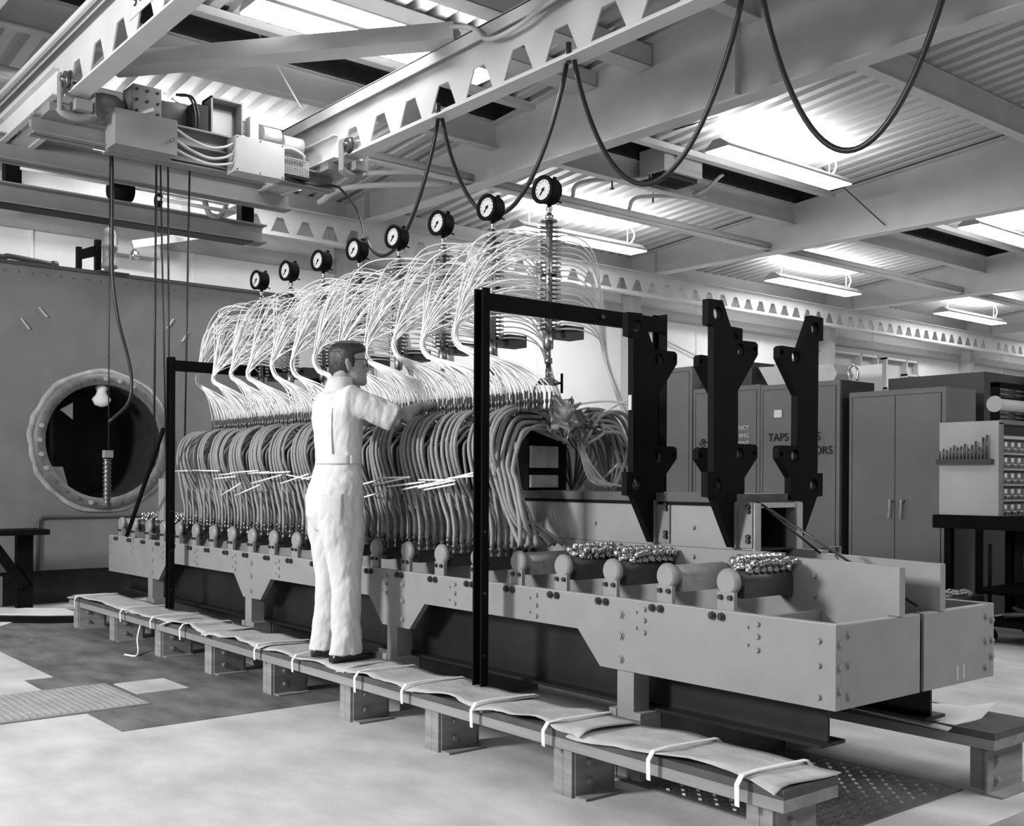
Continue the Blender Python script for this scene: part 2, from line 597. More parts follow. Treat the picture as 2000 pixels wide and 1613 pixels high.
MB().tube(spline([(-9.95, 10.1, 4.85), (-9.9, 10.15, 5.0), (-9.8, 10.4, 5.06), (-9.5, 10.9, 5.1), (-9.2, 11.1, 5.35)]), .026, 8).build('pipe', M_steelL, t)
MB().cyl((-9.6, 9.45, 5.06), (-9.6, 9.45, 4.95), .012, 6).cyl((-9.6, 9.45, 4.95), (-9.6, 9.45, 4.94), .03, 8).build('sprinkler_head', M_bolt, t)
MB().cyl((-9.8, 10.4, 5.06), (-9.8, 10.4, 4.97), .012, 6).cyl((-9.8, 10.4, 5.08), (-9.8, 10.4, 5.35), .006, 6).build('sprinkler_head', M_bolt, t)
t = thing('unit_heater', 'dark hanging unit heater with slatted underside beside the right lamp', 'heater', (-9.2, 10.0, 5.1))
MB().box(-9.42, -9.0, 9.75, 10.45, 5.12, 5.42).build('casing', M_steel, t)
for k in range(7):
    MB().box(-9.40 + k * .055, -9.385 + k * .055, 9.78, 10.42, 5.06, 5.13).build('louvre', M_dark, t)

# ------------------------------------------------------------------ hoist crane bridge
t = thing('crane_bridge', 'dark grey underhung crane bridge with hoist machinery at upper left', 'crane', (-9.3, 3.7, 3.96))


def ibeamY(xc, y0, y1, z0, z1, w, tw, nm, mm, par):
    MB().box(xc - tw / 2, xc + tw / 2, y0, y1, z0, z1).box(xc - w / 2, xc + w / 2, y0, y1, z0, z0 + .014).box(xc - w / 2, xc + w / 2, y0, y1, z1 - .014, z1).build(nm, mm, par)


def ibeamX(yc, x0, x1, z0, z1, w, tw, nm, mm, par):
    MB().box(x0, x1, yc - tw / 2, yc + tw / 2, z0, z1).box(x0, x1, yc - w / 2, yc + w / 2, z0, z0 + .014).box(x0, x1, yc - w / 2, yc + w / 2, z1 - .014, z1).build(nm, mm, par)


ibeamY(-8.82, 2.38, 5.03, 3.97, 4.12, .16, .012, 'bridge_girder', M_steelM, t)
MB().box(-8.83, -8.81, 2.95, 4.35, 3.95, 4.26).box(-8.90, -8.74, 2.95, 4.35, 4.25, 4.265).box(-8.9, -8.74, 2.95, 4.35, 3.94, 3.955).build('bridge_web', M_steelM, t)
ibeamY(-9.9, 2.2, 5.15, 4.02, 4.24, .18, .012, 'bridge_girder', M_steelM, t)
for yc, lab in ((2.46, 'a'), (4.86, 'b')):
    for yy in ((yc, yc + .24) if lab == 'a' else (yc, yc + .245)):
        MB().box(-10.25, -8.40, yy - .004, yy + .004, 4.17, 4.37).box(-10.25, -8.40, yy - .05, yy + .0, 4.36, 4.372).box(-10.25, -8.40, yy - .05, yy + .0, 4.165, 4.177).build('end_truck', M_steelL, t)
    ym = yc + .11
    MB().box(-8.37, -8.29, ym - .13, ym - .118, 4.03, 4.31).box(-8.37, -8.29, ym + .118, ym + .13, 4.03, 4.24).tube(spline([(-8.33, ym - .124, 4.06), (-8.33, ym - .09, 4.025), (-8.33, ym, 4.01), (-8.33, ym + .09, 4.025), (-8.33, ym + .124, 4.06)], 4), .035, 8).build('wheel_yoke', M_steelM, t)
    MB().cyl((-8.27, ym - .11, 4.255), (-8.27, ym - .075, 4.255), .062, 18).cyl((-8.27, ym - .075, 4.255), (-8.27, ym - .065, 4.255), .075, 18).cyl((-8.27, ym - .135, 4.255), (-8.27, ym - .03, 4.255), .02, 10).build('wheel', M_dfit, t)
    MB().box(-8.40, -8.24, ym - .03, ym + .09, 4.05, 4.13).build('roller', M_steelM, t)
    MB().box(-9.1, -8.55, yc - .02, yc + .24, 4.1, 4.165).build('cross_pad', M_steelM, t)
# trolley machinery
bx = MB().box(-8.78, -8.55, 2.935, 3.44, 3.945, 4.23)
b1 = bx.build('control_box', mat('box_grey', .24, .5, var=.05), t)
MB().cyl((-8.548, 3.39, 4.06), (-8.52, 3.39, 4.06), .014, 8).build('latch', M_chrome, b1)
b2 = MB().box(-8.76, -8.58, 3.965, 4.42, 3.93, 4.235).build('junction_box', mat('box_light', .40, .6, var=.05), t)
for a in (3.98, 4.19, 4.40):
    for zz in (3.945, 4.22):
        inst(proto(MB().cyl((0, 0, 0), (.006, 0, 0), .006, 6), 'screw', M_bolt) if 'scr' not in MATS else MATS['scr'], 'screw', (-8.58, a, zz), b2)
MB().lathe([(-.0, .02), (0, .145), (.05, .16), (.16, .16), (.22, .13), (.24, .04)], (-9.2, 2.98, 4.38), (0, 1, 0), 20).build('brake_housing', M_steelM, t)
gb = MB().box(-9.2, -8.95, 3.22, 3.46, 4.28, 4.60).build('gearbox', M_steelM, t)
bp = proto(MB().cyl((0, 0, 0), (.012, 0, 0), .012, 6), 'bolt', M_bolt)
for yy in (3.25, 3.34, 3.43):
    for zz in (4.56, 4.47, 4.38):
        inst(bp, 'bolt', (-8.95, yy, zz), gb)
MB().cyl((-8.9, 3.15, 4.28), (-8.9, 3.37, 4.40), .016, 8).build('brake_lever', M_steelL, t)
MB().lathe([(0, .1), (.02, .15), (.16, .16), (.30, .16), (.32, .10)], (-9.15, 3.46, 4.42), (0, 1, 0), 20).build('motor_drum', M_steelM, t)
for dy in (0, .03):
    MB().tube(spline([(-8.93, 3.58 + dy, 4.58), (-8.85, 3.66 + dy, 4.56), (-8.82, 3.70 + dy, 4.42), (-8.83, 3.70 + dy, 4.22)]), .011, 6).build('cable', M_cord, t)
MB().cyl((-9.4, 3.75, 4.55), (-9.4, 4.3, 4.55), .13, 16).build('motor_body', M_steelL, t)
fr = MB().box(-9.05, -8.85, 3.86, 3.875, 4.26, 4.62).box(-9.05, -8.85, 4.14, 4.155, 4.24, 4.60).box(-9.05, -8.85, 3.86, 4.155, 4.60, 4.615).box(-9.05, -9.0, 3.86, 4.155, 4.25, 4.6).build('cabinet_frame', mat('frame_grey', .2, .5, var=.05), t)
MB().box(-8.995, -8.98, 3.885, 4.11, 4.27, 4.56).build('panel', M_cabl, fr)
MB().box(-9.0, -8.86, 3.70, 3.84, 4.28, 4.52).build('resistor_box', M_dark, t)
MB().box(-8.9, -8.87, 3.78, 3.81, 4.30, 4.52).build('terminal_strip', M_steelL, t)
MB().box(-8.9, -8.80, 4.20, 4.28, 4.30, 4.50).build('relay', M_steelL, t)
MB().cyl((-8.85, 4.33, 4.38), (-8.85, 4.50, 4.38), .07, 14).cyl((-8.9, 4.55, 4.35), (-8.9, 4.75, 4.35), .08, 14).build('hoist_motor', M_steelL, t)
for z0, sag in ((4.19, .10), (4.10, .10), (4.02, .07)):
    MB().tube(spline([(-8.62, 3.44, z0), (-8.62, 3.58, z0 - sag * .65), (-8.62, 3.75, z0 - sag), (-8.62, 3.88, z0 - sag * .7), (-8.62, 3.965, z0 - .02)]), .012, 6).build('flex_conduit', M_steelL, t)
# mesh guard
mg = MB()
for k in range(10):
    z = 4.03 + k * .0155
    mg.box(-8.70, -8.696, 4.47, 4.73, z, z + .004)
for k in range(16):
    y = 4.47 + k * .0165
    mg.box(-8.702, -8.698, y, y + .004, 4.03, 4.18)
mg.build('mesh_guard', M_steelL, t)
MB().box(-8.86, -8.72, 4.46, 4.74, 4.01, 4.03).box(-8.86, -8.72, 4.46, 4.74, 4.18, 4.20).box(-8.86, -8.76, 4.50, 4.70, 4.03, 4.18).build('resistor_grid', M_cabd, t)
MB().tube(spline([(-8.62, 4.42, 4.22), (-8.62, 4.52, 4.23), (-8.64, 4.64, 4.2), (-8.68, 4.66, 4.15)]), .011, 6).build('flex_conduit', M_strap, t)
MB().tube(spline([(-8.7, 4.45, 3.99), (-8.75, 4.75, 3.98), (-8.7, 4.98, 4.0), (-8.66, 5.05, 3.96), (-8.45, 5.08, 3.75), (-8.25, 5.03, 3.5), (-8.2, 4.98, 3.42)]), .012, 6).build('power_cable', M_cord, t)
# gantry monorail hanging under the far girder
t = thing('monorail', 'dark monorail beam hanging in front of the white wall at left', 'beam', (-10.5, 3.6, 3.80))
ibeamY(-10.5, 1.0, 5.15, 3.78, 3.97, .26, .02, 'rail', M_steelM, t)
MB().box(-10.62, -10.38, 1.0, 5.0, 3.772, 3.779).build('rail_underside', M_girder, t)
for y in (2.66, 3.66, 4.95):
    MB().box(-10.56, -10.44, y - .06, y + .08, 3.97, 4.24).build('hanger', M_black, t)
MB().cyl((-10.36, 3.5, 4.06), (-10.36, 3.72, 4.06), .09, 14).build('trolley_wheel', M_black, t)
MB().cyl((-10.36, 3.96, 4.03), (-10.36, 4.0, 4.03), .07, 14).build('trolley_wheel', M_black, t)
MB().cyl((-10.34, 2.7, 4.10), (-10.34, 4.7, 4.10), .014, 8).cyl((-10.30, 3.95, 4.03), (-10.30, 4.75, 4.02), .02, 8).build('drive_shaft', M_steelL, t)
MB().tube(spline([(-10.35, 4.45, 4.1), (-10.35, 4.5, 3.98), (-10.35, 4.6, 3.97), (-10.35, 4.68, 4.08)]), .03, 8).build('hook_block', M_steelM, t)
# festoon cable
FE = [(-7.55, 3.40), (-6.05, 3.27), (-4.72, 3.20), (-3.25, 3.17)]
t = thing('festoon_cable', 'thick black festoon cable looping below the centre runway beam', 'cable', (-6, 4.97, 4.17))
xs = [(-7.03, 4.17, -8.10, 3.42, 3.30), (-6.97, 4.17, -5.50, 4.17, 3.27), (-5.42, 4.17, -3.97, 4.17, 3.18), (-3.86, 4.17, -2.62, 4.17, 3.05), (-2.5, 4.17, -1.1, 4.17, 3.1)]
for x0, z0, x1, z1, zb in xs:
    pts = []
    for k in range(33):
        s = k / 32
        x = x0 + (x1 - x0) * s
        z = (z0 + (z1 - z0) * s) - (4 * s * (1 - s)) ** .85 * (((z0 + z1) / 2) - zb)
        pts.append((x, 4.97, z))
    MB().tube(pts, .0165, 8).build('cable_loop', M_cord, t)
for x in (-7.0, -5.46, -3.91, -2.56):
    MB().cyl((x, 4.95, 4.16), (x, 4.95, 4.30), .02, 8).build('cable_clip', M_bolt, t)
# ropes and pendant hanging from the trolley
tag(MB().cyl((-8.9, 3.40, 3.95), (-8.95, 3.41, 1.4), .010, 6).build('hoist_rope', M_cord), 'leftmost thin dark rope hanging from the hoist', 'rope')
tag(MB().cyl((-8.9, 3.435, 3.95), (-8.9, 3.50, 1.3), .008, 6).build('hoist_rope', M_cord), 'second dark rope from left hanging from the hoist, slightly slanted', 'rope')
tag(MB().cyl((-8.9, 3.50, 3.97), (-8.9, 3.525, 1.3), .009, 6).build('hoist_rope', M_cord), 'third dark rope from left hanging from the hoist', 'rope')
tag(MB().cyl((-8.9, 3.69, 3.95), (-8.9, 3.655, 1.3), .009, 6).build('hoist_rope', M_cord), 'rightmost dark rope hanging from the hoist, apart from the others', 'rope')
tag(MB().tube(spline([(-8.9, 3.03, 3.95), (-8.9, 3.035, 3.3), (-8.9, 3.04, 2.95), (-8.9, 3.09, 2.6), (-8.9, 3.17, 2.3), (-8.9, 3.2, 2.1), (-8.9, 3.17, 1.92), (-8.95, 3.03, 1.76)]), .015, 8).build('pendant_cable', M_cord), 'thick dark pendant cable curving down in front of the tank', 'cable')
pc = thing('pendant_chain', 'dark chain with ribbed springs hanging in front of the round tank opening', 'chain', (-8.95, 3.0, 1.3))
MB().cyl((-8.95, 3.03, 3.96), (-8.95, 3.03, 1.5), .005, 6).build('chain_line', M_cord, pc)
MB().box(-8.98, -8.92, 2.99, 3.06, 1.47, 1.53).build('clevis', M_steelM, pc)
rp = [(0, .012)]
for k in range(22):
    rp += [(k * .018 + .003, .032 if k % 2 else .040), (k * .018 + .012, .022)]
MB().lathe([(-h, r) for h, r in rp], (-8.95, 3.02, 1.46), (0, 0, 1), 12).build('spring', M_dfit, pc)

# ------------------------------------------------------------------ tank (autoclave) at the left
TX = -11.56
t = thing('autoclave_tank', 'big grey boxed tank with a round flanged opening', 'tank', (TX, 3.9, 0))
cy, cz, cr = 3.86, 1.69, .60
MB().holed([(.8, .35), (6.1, .35), (6.1, 3.47), (.8, 3.47)], [circle(cy, cz, .66, 40)], 'x', TX - .02, TX).build('front_panel', M_tank, t)
MB().box(-12.8, TX - .02, .8, .85, .0, 3.47).box(-12.8, TX - .02, 6.05, 6.1, 0, 3.47).box(-12.8, TX - .02, .8, 6.1, 3.44, 3.47).build('casing', M_tank, t)
MB().box(TX, TX + .04, .8, 6.12, 3.45, 3.485).build('top_rail', M_cabd, t)
ring = [(0, .60), (0, .715), (.05, .715), (.05, .60)]
rs = [[Vector((TX + h, cy + r * math.cos(a), cz + r * math.sin(a))) for h, r in ring] for a in [2 * PI * k / 48 for k in range(49)]]
MB().rings(rs, close=False).build('flange_ring', M_tankr, t)
rs = [[Vector((TX + h, cy + r * (1 + .012 * math.sin(a * 9) + .01 * math.sin(a * 23)) * math.cos(a), cz + r * (1 + .012 * math.sin(a * 9)) * math.sin(a))) for h, r in [(.0, .70), (.0, .765), (.012, .75), (.02, .70)]] for a in [2 * PI * k / 96 for k in range(97)]]
MB().rings(rs, close=False).build('sealant_bead', M_putty, t)
fb = proto(MB().cyl((0, 0, 0), (.03, 0, 0), .020, 8), 'bolt', M_tankr)
fl = proto(MB().cyl((0, 0, 0), (.035, 0, 0), .024, 8), 'bolt', M_putty)
for k in range(28):
    a = 2 * PI * k / 28
    inst(fl if k in (6, 7, 5, 13, 14, 15, 16, 20, 21) else fb, 'bolt', (TX + .05, cy + .66 * math.cos(a), cz + .66 * math.sin(a)), t)
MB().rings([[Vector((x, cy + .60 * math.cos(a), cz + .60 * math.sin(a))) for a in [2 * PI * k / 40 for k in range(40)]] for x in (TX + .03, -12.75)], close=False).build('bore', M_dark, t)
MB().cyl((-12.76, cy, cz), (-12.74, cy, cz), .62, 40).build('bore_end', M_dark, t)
MB().cyl((-12.6, 3.62, 1.1), (-12.6, 3.62, 2.4), .05, 8).build('inner_post', M_cabd, t)
MB().prism([(3.30, 1.42), (3.56, 1.20), (3.50, 1.42)], 'x', -11.75, -11.74).build('inner_or_shade_plate', M_cabl, t)
MB().prism([(3.47, 2.02), (3.60, 2.10), (3.60, 1.92)], 'x', -11.75, -11.74).build('inner_or_shade_plate', M_cabl, t)
tag(MB().lathe([(0, .02), (.02, .07), (.08, .10), (.13, .06), (.16, .05), (.20, .065), (.25, .03)], (-11.62, 3.86, 2.06), (0, 0, 1), 9).build('cloth_bag', M_paperW), 'white cloth bag hanging inside the round tank opening', 'bag')
lowp = MB().box(TX, TX + .05, 3.2, 5.2, .36, .90).build('lower_panel', M_tank, t)
MB().tube([(TX + .07, 3.19, .36), (TX + .07, 3.19, .86), (TX + .07, 3.23, .90), (TX + .07, 5.2, .90)], .02, 8).build('pipe_edge', M_cabd, t)
MB().box(TX - .6, TX - .1, .9, 6.0, 0, .36).build('base', M_dark, t)
rv = proto(MB().cyl((0, 0, 0), (.008, 0, 0), .009, 6), 'rivet', M_tankr)
for k in range(26):
    inst(rv, 'rivet', (TX, 2.6 + k * .135, 3.38), t)
for k in range(14):
    inst(rv, 'rivet', (TX, 3.9, 2.6 + k * .06), t)
for (a, b, c, d) in ((3.03, 2.91, 3.11, 2.81), (3.20, 3.04, 3.28, 2.95), (4.54, 2.95, 4.61, 3.06), (4.71, 2.82, 4.78, 2.93)):
    MB().beam((TX + .006, a, b), (TX + .006, c, d), .012, .035, (1, 0, 0)).build('tape_tab', M_cabl, t)
t2 = thing('vent_pipe', 'dark pipe with a round end lying on top of the tank at far left', 'pipe', (TX - .1, 3.0, 3.49))
MB().tube(spline([(TX - .1, 2.2, 3.54), (TX - .1, 2.85, 3.53), (TX - .1, 2.95, 3.545), (TX - .1, 3.38, 3.515)]), .028, 8).build('pipe', M_pipe, t2)
MB().lathe([(0, .03), (.01, .042), (.06, .042), (.07, .03)], (TX - .1, 3.35, 3.515), (0, 1, 0), 12).build('pipe_end', M_pipe, t2)
t2 = thing('pump_motor', 'upright pump motor with dark bracket on top of the tank', 'motor', (TX - .1, 3.85, 3.49))
x = TX - .12
MB().box(x - .03, x + .03, 3.61, 3.66, 3.47, 3.74).box(x - .03, x + .03, 3.80, 3.86, 3.47, 3.84).prism([(3.62, 3.70), (3.85, 3.80), (3.85, 3.68), (3.62, 3.6)], 'x', x - .02, x + .02).build('bracket', M_black, t2)
MB().lathe([(0, .05), (.04, .05), (.05, .085), (.09, .085), (.10, .07), (.25, .07), (.26, .085), (.29, .085), (.30, .07), (.40, .07), (.46, .05), (.48, .02)], (x + .1, 3.92, 3.49), (0, 0, 1), 16).build('motor', mat('motor_grey', .2, .4, var=.1), t2)
MB().box(x, x + .2, 3.78, 4.1, 3.475, 3.49).build('foot_plate', M_cabd, t2)
# beam with lamp on the wall behind
t2 = thing('wall_bracket', 'light bracket arm with a small bulb on the white wall at left', 'bracket', (-12.6, 4.6, 3.9))
MB().beam((-12.3, 4.42, 3.98), (-12.3, 5.9, 4.40), .05, .09).build('arm', M_steelL, t2)
MB().box(-12.93, -12.7, 4.4, 4.9, 3.95, 4.30).build('box', M_wallg, t2)
MB().lathe([(0, .02), (-.04, .05), (-.10, .055), (-.13, .02)], (-12.3, 4.45, 3.93), (0, 0, 1), 10).build('bulb', M_chrome, t2)
# dark table and boards at the far left
t2 = thing('low_table', 'dark steel table with a diagonal leg at the left edge', 'table', (-10.6, 2.7, 0))
MB().box(-10.9, -10.5, 1.6, 3.02, .77, .82).build('tabletop', M_black, t2)
MB().box(-10.85, -10.75, 2.80, 2.94, .0, .77).build('leg', M_black, t2)
MB().box(-10.85, -10.75, 1.75, 1.85, .0, .77).build('leg', M_black, t2)
MB().beam((-10.75, 2.86, .28), (-10.75, 2.52, .78), .06, .09).build('brace', M_black, t2)
tag(MB().box(-11.2, -10.95, 1.6, 2.72, .08, .36).build('drum', M_tank), 'grey low casing behind the dark table legs', 'box')
tag(MB().prism([(-10.55, 2.3), (-10.05, 2.86), (-9.85, 3.2), (-10.5, 3.2), (-11.1, 2.6), (-11.0, 2.3)], 'z', .0, .06).build('floor_board', M_black), 'thick dark board lying on the floor left of the walkway bench', 'board')
tag(MB().prism([(-10.6, 2.35), (-10.12, 2.88), (-9.95, 3.15), (-10.5, 3.15), (-11.0, 2.6), (-10.95, 2.35)], 'z', .062, .075).build('paper_sheet', M_paperW), 'pale paper sheet on the dark board at far left', 'paper')
tag(MB().prism([(-10.7, 1.9), (-10.0, 2.45), (-10.35, 2.7), (-11.1, 2.2)], 'z', .0, .012).build('thin_sheet', M_paperW), 'thin light sheet on the floor at the left edge', 'sheet')

# ------------------------------------------------------------------ floor coverings
struct('trim_3', MB().prism([(-5.53, 1.945), (-5.53, 4.6), (-9.4, 4.6), (-11.2, 3.2), (-11.2, 2.13), (-7.3, 2.13), (-7.3, 1.945)], 'z', 0, .003), M_dfloor)
tag(MB().box(-6.82, -6.41, 2.35, 2.67, .003, .007).build('floor_patch', M_floor), 'pale square patch on the dark floor area', 'floor patch')
t = thing('ribbed_floor_plate', 'ribbed steel cover plate lying on the floor at left', 'plate', (-6.46, 1.8, 0))
MB().box(-6.85, -6.08, 1.30, 2.30, .003, .012).build('plate', M_tread, t)
rb = proto(MB().box(0, .72, 0, .010, 0, .003), 'rib', M_tread)
for k in range(24):
    inst(rb, 'rib', (-6.825, 1.33 + k * .04, .012), t)
t = thing('tread_plate', 'steel tread plate on the floor at the end of the press', 'plate', (-2.9, 3.9, 0))
MB().box(-3.5, -2.30, 3.32, 4.35, .0, .008).build('plate', mat('tread_dark', .13, .5, metal=.2, var=.2, scale=6), t)
nb = MB()
for i in range(26):
    for j in range(22):
        x, y = -3.46 + i * .044, 3.36 + j * .044
        if (i + j) % 2:
            nb.beam((x - .008, y, .010), (x + .008, y + .003, .010), .005, .006)
        else:
            nb.beam((x, y - .008, .010), (x + .003, y + .008, .010), .005, .006)
nb.build('tread_nubs', M_chrome, t)['kind'] = 'stuff'
tag(MB().box(-2.0, 0.6, 3.2, 5.6, .0, .003).build('floor_patch', mat('floor_grey', .30, .6, var=.2)), 'greyer floor patch at the lower right corner', 'floor patch')

# ------------------------------------------------------------------ walkway benches
def bench(name, lab, x0, x1, y0, y1, legx, matp, ins=.035):
    t = thing(name, lab, 'bench', ((x0 + x1) / 2, y0, 0))
    MB().box(x0, x1, y0, y1, .205, .247).build('plank', matp, t)
    MB().box(x0 + .005, x1 - .0, y0 + .002, y1 - .0, .248, .277).build('shadow_band_board', M_plankd, t)  # dark layer paints the shadow band below the mat edge
    bb = proto(MB().cyl((0, 0, 0), (.018, 0, 0), .013, 8).cyl((.0, 0, 0), (.004, 0, 0), .02, 8), 'bolt', M_boltl)
    for xr in legx:
        lg = MB().box(xr - .11, xr - .055, y0 + ins, y1 - .03, 0, .204).box(xr - .053, xr, y0 + ins, y1 - .03, 0, .204).build('leg', M_wood, t)
        MB().box(xr, xr + .008, y0 + .05, y1 - .05, .01, .19).box(xr, xr + .07, y0 + .05, y1 - .05, .0, .01).build('angle_plate', M_wood, lg)
        for zz in (.06, .14):
            inst(bb, 'bolt', (xr + .008, y0 + .12, zz), lg)
    return t


BY0, BY1 = 2.94, 3.25
bench('walkway_bench', 'long low wooden walkway bench the man stands on', -9.66, -2.17, BY0, BY1, [-9.54, -8.63, -7.66, -6.77, -5.91, -4.99, -4.18, -3.24, -2.24], M_plank)
bench('walkway_bench', 'second low wooden walkway bench behind the press at right', -6.4, -2.14, 4.30, 4.70, [-4.1, -3.2, -2.2], M_plank, .13)


def mat_sheet(name, lab, x0, x1, y0, y1, z, m, droop=.022, seed=0, curl=0, over=.0):
    rnd = random.Random(seed)
    nx, ny = 26, 8
    ph = [rnd.uniform(0, 6.28) for _ in range(6)]
    mb = MB()
    top = []
    for i in range(nx + 1):
        s = i / nx
        x = x0 + (x1 - x0) * s
        fe = .014 * math.sin(s * 7 + ph[0]) + .010 * math.sin(s * 19 + ph[1]) + .004 * rnd.uniform(-1, 1)
        be = .010 * math.sin(s * 8 + ph[2])
        for j in range(ny + 1):
            u = j / ny
            y = (y0 + fe) + (y1 + be - y0 - fe) * u
            zz = z + .006 * math.sin(s * 6.3 + ph[3] + u * 2) + .004 * math.sin(s * 15 + ph[4]) + .012
            zz += .022 * max(0, 1 - u * 3) * math.sin(s * PI) * (.6 + .4 * math.sin(s * 5 + ph[5]))
            zz -= droop * max(0, 1 - u * 6) * (1 - math.sin(s * PI))
            zz += over * s
            if curl and s > .94 and u > .6:
                zz += .6 * curl * ((s - .94) * 16) ** 1.5 * (u - .6) * 2.5
            mb.v.append((x + .01 * math.sin(u * 5 + ph[1]), y, zz))
    k = ny + 1
    n = len(mb.v)
    mb.v += [(a, b, c - .005) for a, b, c in mb.v[:n]]
    for i in range(nx):
        for j in range(ny):
            a = i * k + j
            mb.smooth.add(len(mb.f))
            mb.f.append((a, a + k, a + k + 1, a + 1))
            mb.smooth.add(len(mb.f))
            mb.f.append((n + a, n + a + 1, n + a + k + 1, n + a + k))
    for i in range(nx):
        for j in (0, ny):
            a = i * k + j
            mb.f.append((a, n + a, n + a + k, a + k))
    for j in range(ny):
        for i in (0, nx):
            a = i * k + j
            mb.f.append((a, a + 1, n + a + 1, n + a))
    return tag(mb.build(name, m), lab, 'mat')


seams = [-9.62, -8.25, -7.42, -6.70, -5.95, -5.02, -4.36, -3.80, -3.15, -2.20]
order = ['leftmost of nine', 'second from left', 'third from left', 'fourth from left', 'fifth, left of the man', 'sixth, right of the man', 'seventh, left of the black post', 'eighth, under the black post', 'rightmost, nearest the camera']
for i in range(9):
    mat_sheet('floor_mat', 'ragged fibre mat on the walkway bench, ' + order[i], seams[i] - .06, seams[i + 1] + .02, BY0 - .02, BY1 + .01, .278, M_paper, seed=i + 3, over=.006)
mat_sheet('floor_mat', 'white mat with a curled end on the rear walkway bench', -5.9, -2.32, 4.285, 4.68, .262, M_paperW, seed=40, curl=.09)
sx = [-9.38, -8.28, -7.66, -7.12, -5.98, -5.50, -4.82, -4.38, -3.82, -3.33, -2.74, -2.33]
for i, x in enumerate(sx):
    mb = MB()
    wv = .010
    dz = U(-.02, .01)
    path = [(x, BY0 - .04, .215 + dz), (x, BY0 - .042, .27), (x + .004, BY0 - .02, .302), (x + .012, BY0 + .05, .308), (x + .02, BY0 + .18, .307), (x + .03, BY1 + .0, .305), (x + .03, BY1 + .03, .28)]
    n0 = 0
    for (a, b, c) in path:
        mb.v += [(a - wv, b, c), (a + wv, b, c), (a + wv, b - .002, c + .004), (a - wv, b - .002, c + .004)]
    for j in range(len(path) - 1):
        q = j * 4
        for e in range(4):
            mb.f.append((q + e, q + (e + 1) % 4, q + 4 + (e + 1) % 4, q + 4 + e))
    tag(mb.build('tie_strap', M_strap), 'white cloth strap tied over the bench mats, ' + ('leftmost of twelve' if i == 0 else 'rightmost, at the near end' if i == 11 else ['', 'second', 'third', 'fourth', 'fifth', 'sixth', 'seventh', 'eighth', 'ninth', 'tenth', 'eleventh'][i] + ' from the left'), 'strap', 'white straps tied over the bench mats')
tag(MB().tube(spline([(-8.02, 2.96, .2), (-8.0, 2.93, .1), (-7.9, 2.9, .03), (-7.78, 2.84, .008), (-7.9, 2.80, .006)]), .008, 5).build('loose_strap', M_strap), 'loose white strap end dangling under the walkway bench at left', 'strap')
for i, x in enumerate((-4.6, -3.0)):
    tag(MB().box(x - .02, x + .02, 4.27, 4.28, .21, .29).build('tie_strap', M_strap), 'white strap on the rear walkway bench, ' + ('farther' if i == 0 else 'nearer'), 'strap')

# ------------------------------------------------------------------ the press frame
XL, XR = -9.87, -2.25
YF, YB, YC = 3.35, 4.51, 3.93
t = thing('press_frame', 'long grey steel press frame with notched side plates', 'machine frame', (-6.06, YC, 0))
prof = [(XL, .462), (-8.673, .468), (-8.5, .622), (-7.246, .622), (-7.093, .468), (-6.823, .468), (-6.672, .622), (-5.414, .622), (-5.266, .468), (-4.989, .468), (-4.843, .622), (-3.612, .624), (-3.465, .472), (XR, .474), (XR, .782), (XL, .782)]
fp = MB().prism(prof, 'y', YF, YF + .035).build('side_plate', M_frame, t)
bpn = MB().prism(prof, 'y', YB - .035, YB).build('side_plate', M_frame, t)
MB().box(XL, XR, YF + .002, YF + .033, .782, .786).build('top_edge', M_edge, fp)
MB().box(XL, XR, YB - .033, YB - .002, .782, .786).build('top_edge', M_edge, bpn)
ep = MB().box(XR - .012, XR, YF + .036, YC - .012, .474, .778).build('end_plate', M_frame, t)
ep2 = MB().box(XR - .012, XR, YC + .018, YB - .036, .474, .778).build('end_plate', M_frame, t)
MB().box(XR - .034, XR - .002, YF + .036, YC - .012, .778, .783).build('top_edge', M_edge, ep)
MB().box(XR - .034, XR - .002, YC + .018, YB - .036, .778, .783).build('top_edge', M_edge, ep2)
MB().box(XR - .08, XR - .055, YF + .04, YB - .04, .48, .74).build('inner_or_shade_plate', M_dark, t)  # dark sheet behind the end gap, colours in the shade there
MB().box(XL, XL + .035, YF + .036, YB - .036, .465, .778).build('end_plate', M_frame, t)
MB().box(-2.62, -2.59, YF + .036, YC - .1, .50, .776).build('cross_plate', M_frame, t)
MB().box(-2.62, -2.59, YC + .1, YB - .036, .50, .776).build('cross_plate', M_frame, t)
# spine box
SF, SB = 3.76, 4.10
MB().box(-8.6, -2.94, SF, SF + .04, 1.0, 1.20).build('spine_plate', M_frame, t)
lo = MB().prism([(-9.8, .55), (XR, .785), (XR, .972), (-2.86, .972), (-2.86, .997), (-9.8, .997)][:0] or [(-9.8, .60), (-2.29, .60), (-2.29, .785), (XR + .005, .785), (XR + .005, .972), (-2.80, .985), (-2.80, .998), (-9.8, .998)], 'y', SF, SF + .04).build('spine_plate', M_frame, t)
lo2 = MB().prism([(-9.8, .60), (-2.29, .60), (-2.29, .785), (XR + .005, .785), (XR + .005, .972), (-2.80, .985), (-2.80, .998), (-9.8, .998)], 'y', SB - .04, SB).build('spine_plate', M_frame, t)
MB().box(-8.6, -2.94, SB - .04, SB, 1.0, 1.20).build('spine_plate', M_frame, t)
MB().box(-8.6, -3.02, SF - .012, SB + .012, 1.205, 1.245).build('top_rail', mat('rail_dark', .06, .5, var=.3), t)
MB().box(-8.6, -3.02, SF - .01, SB + .01, 1.19, 1.205).build('rail_base', M_black, t)
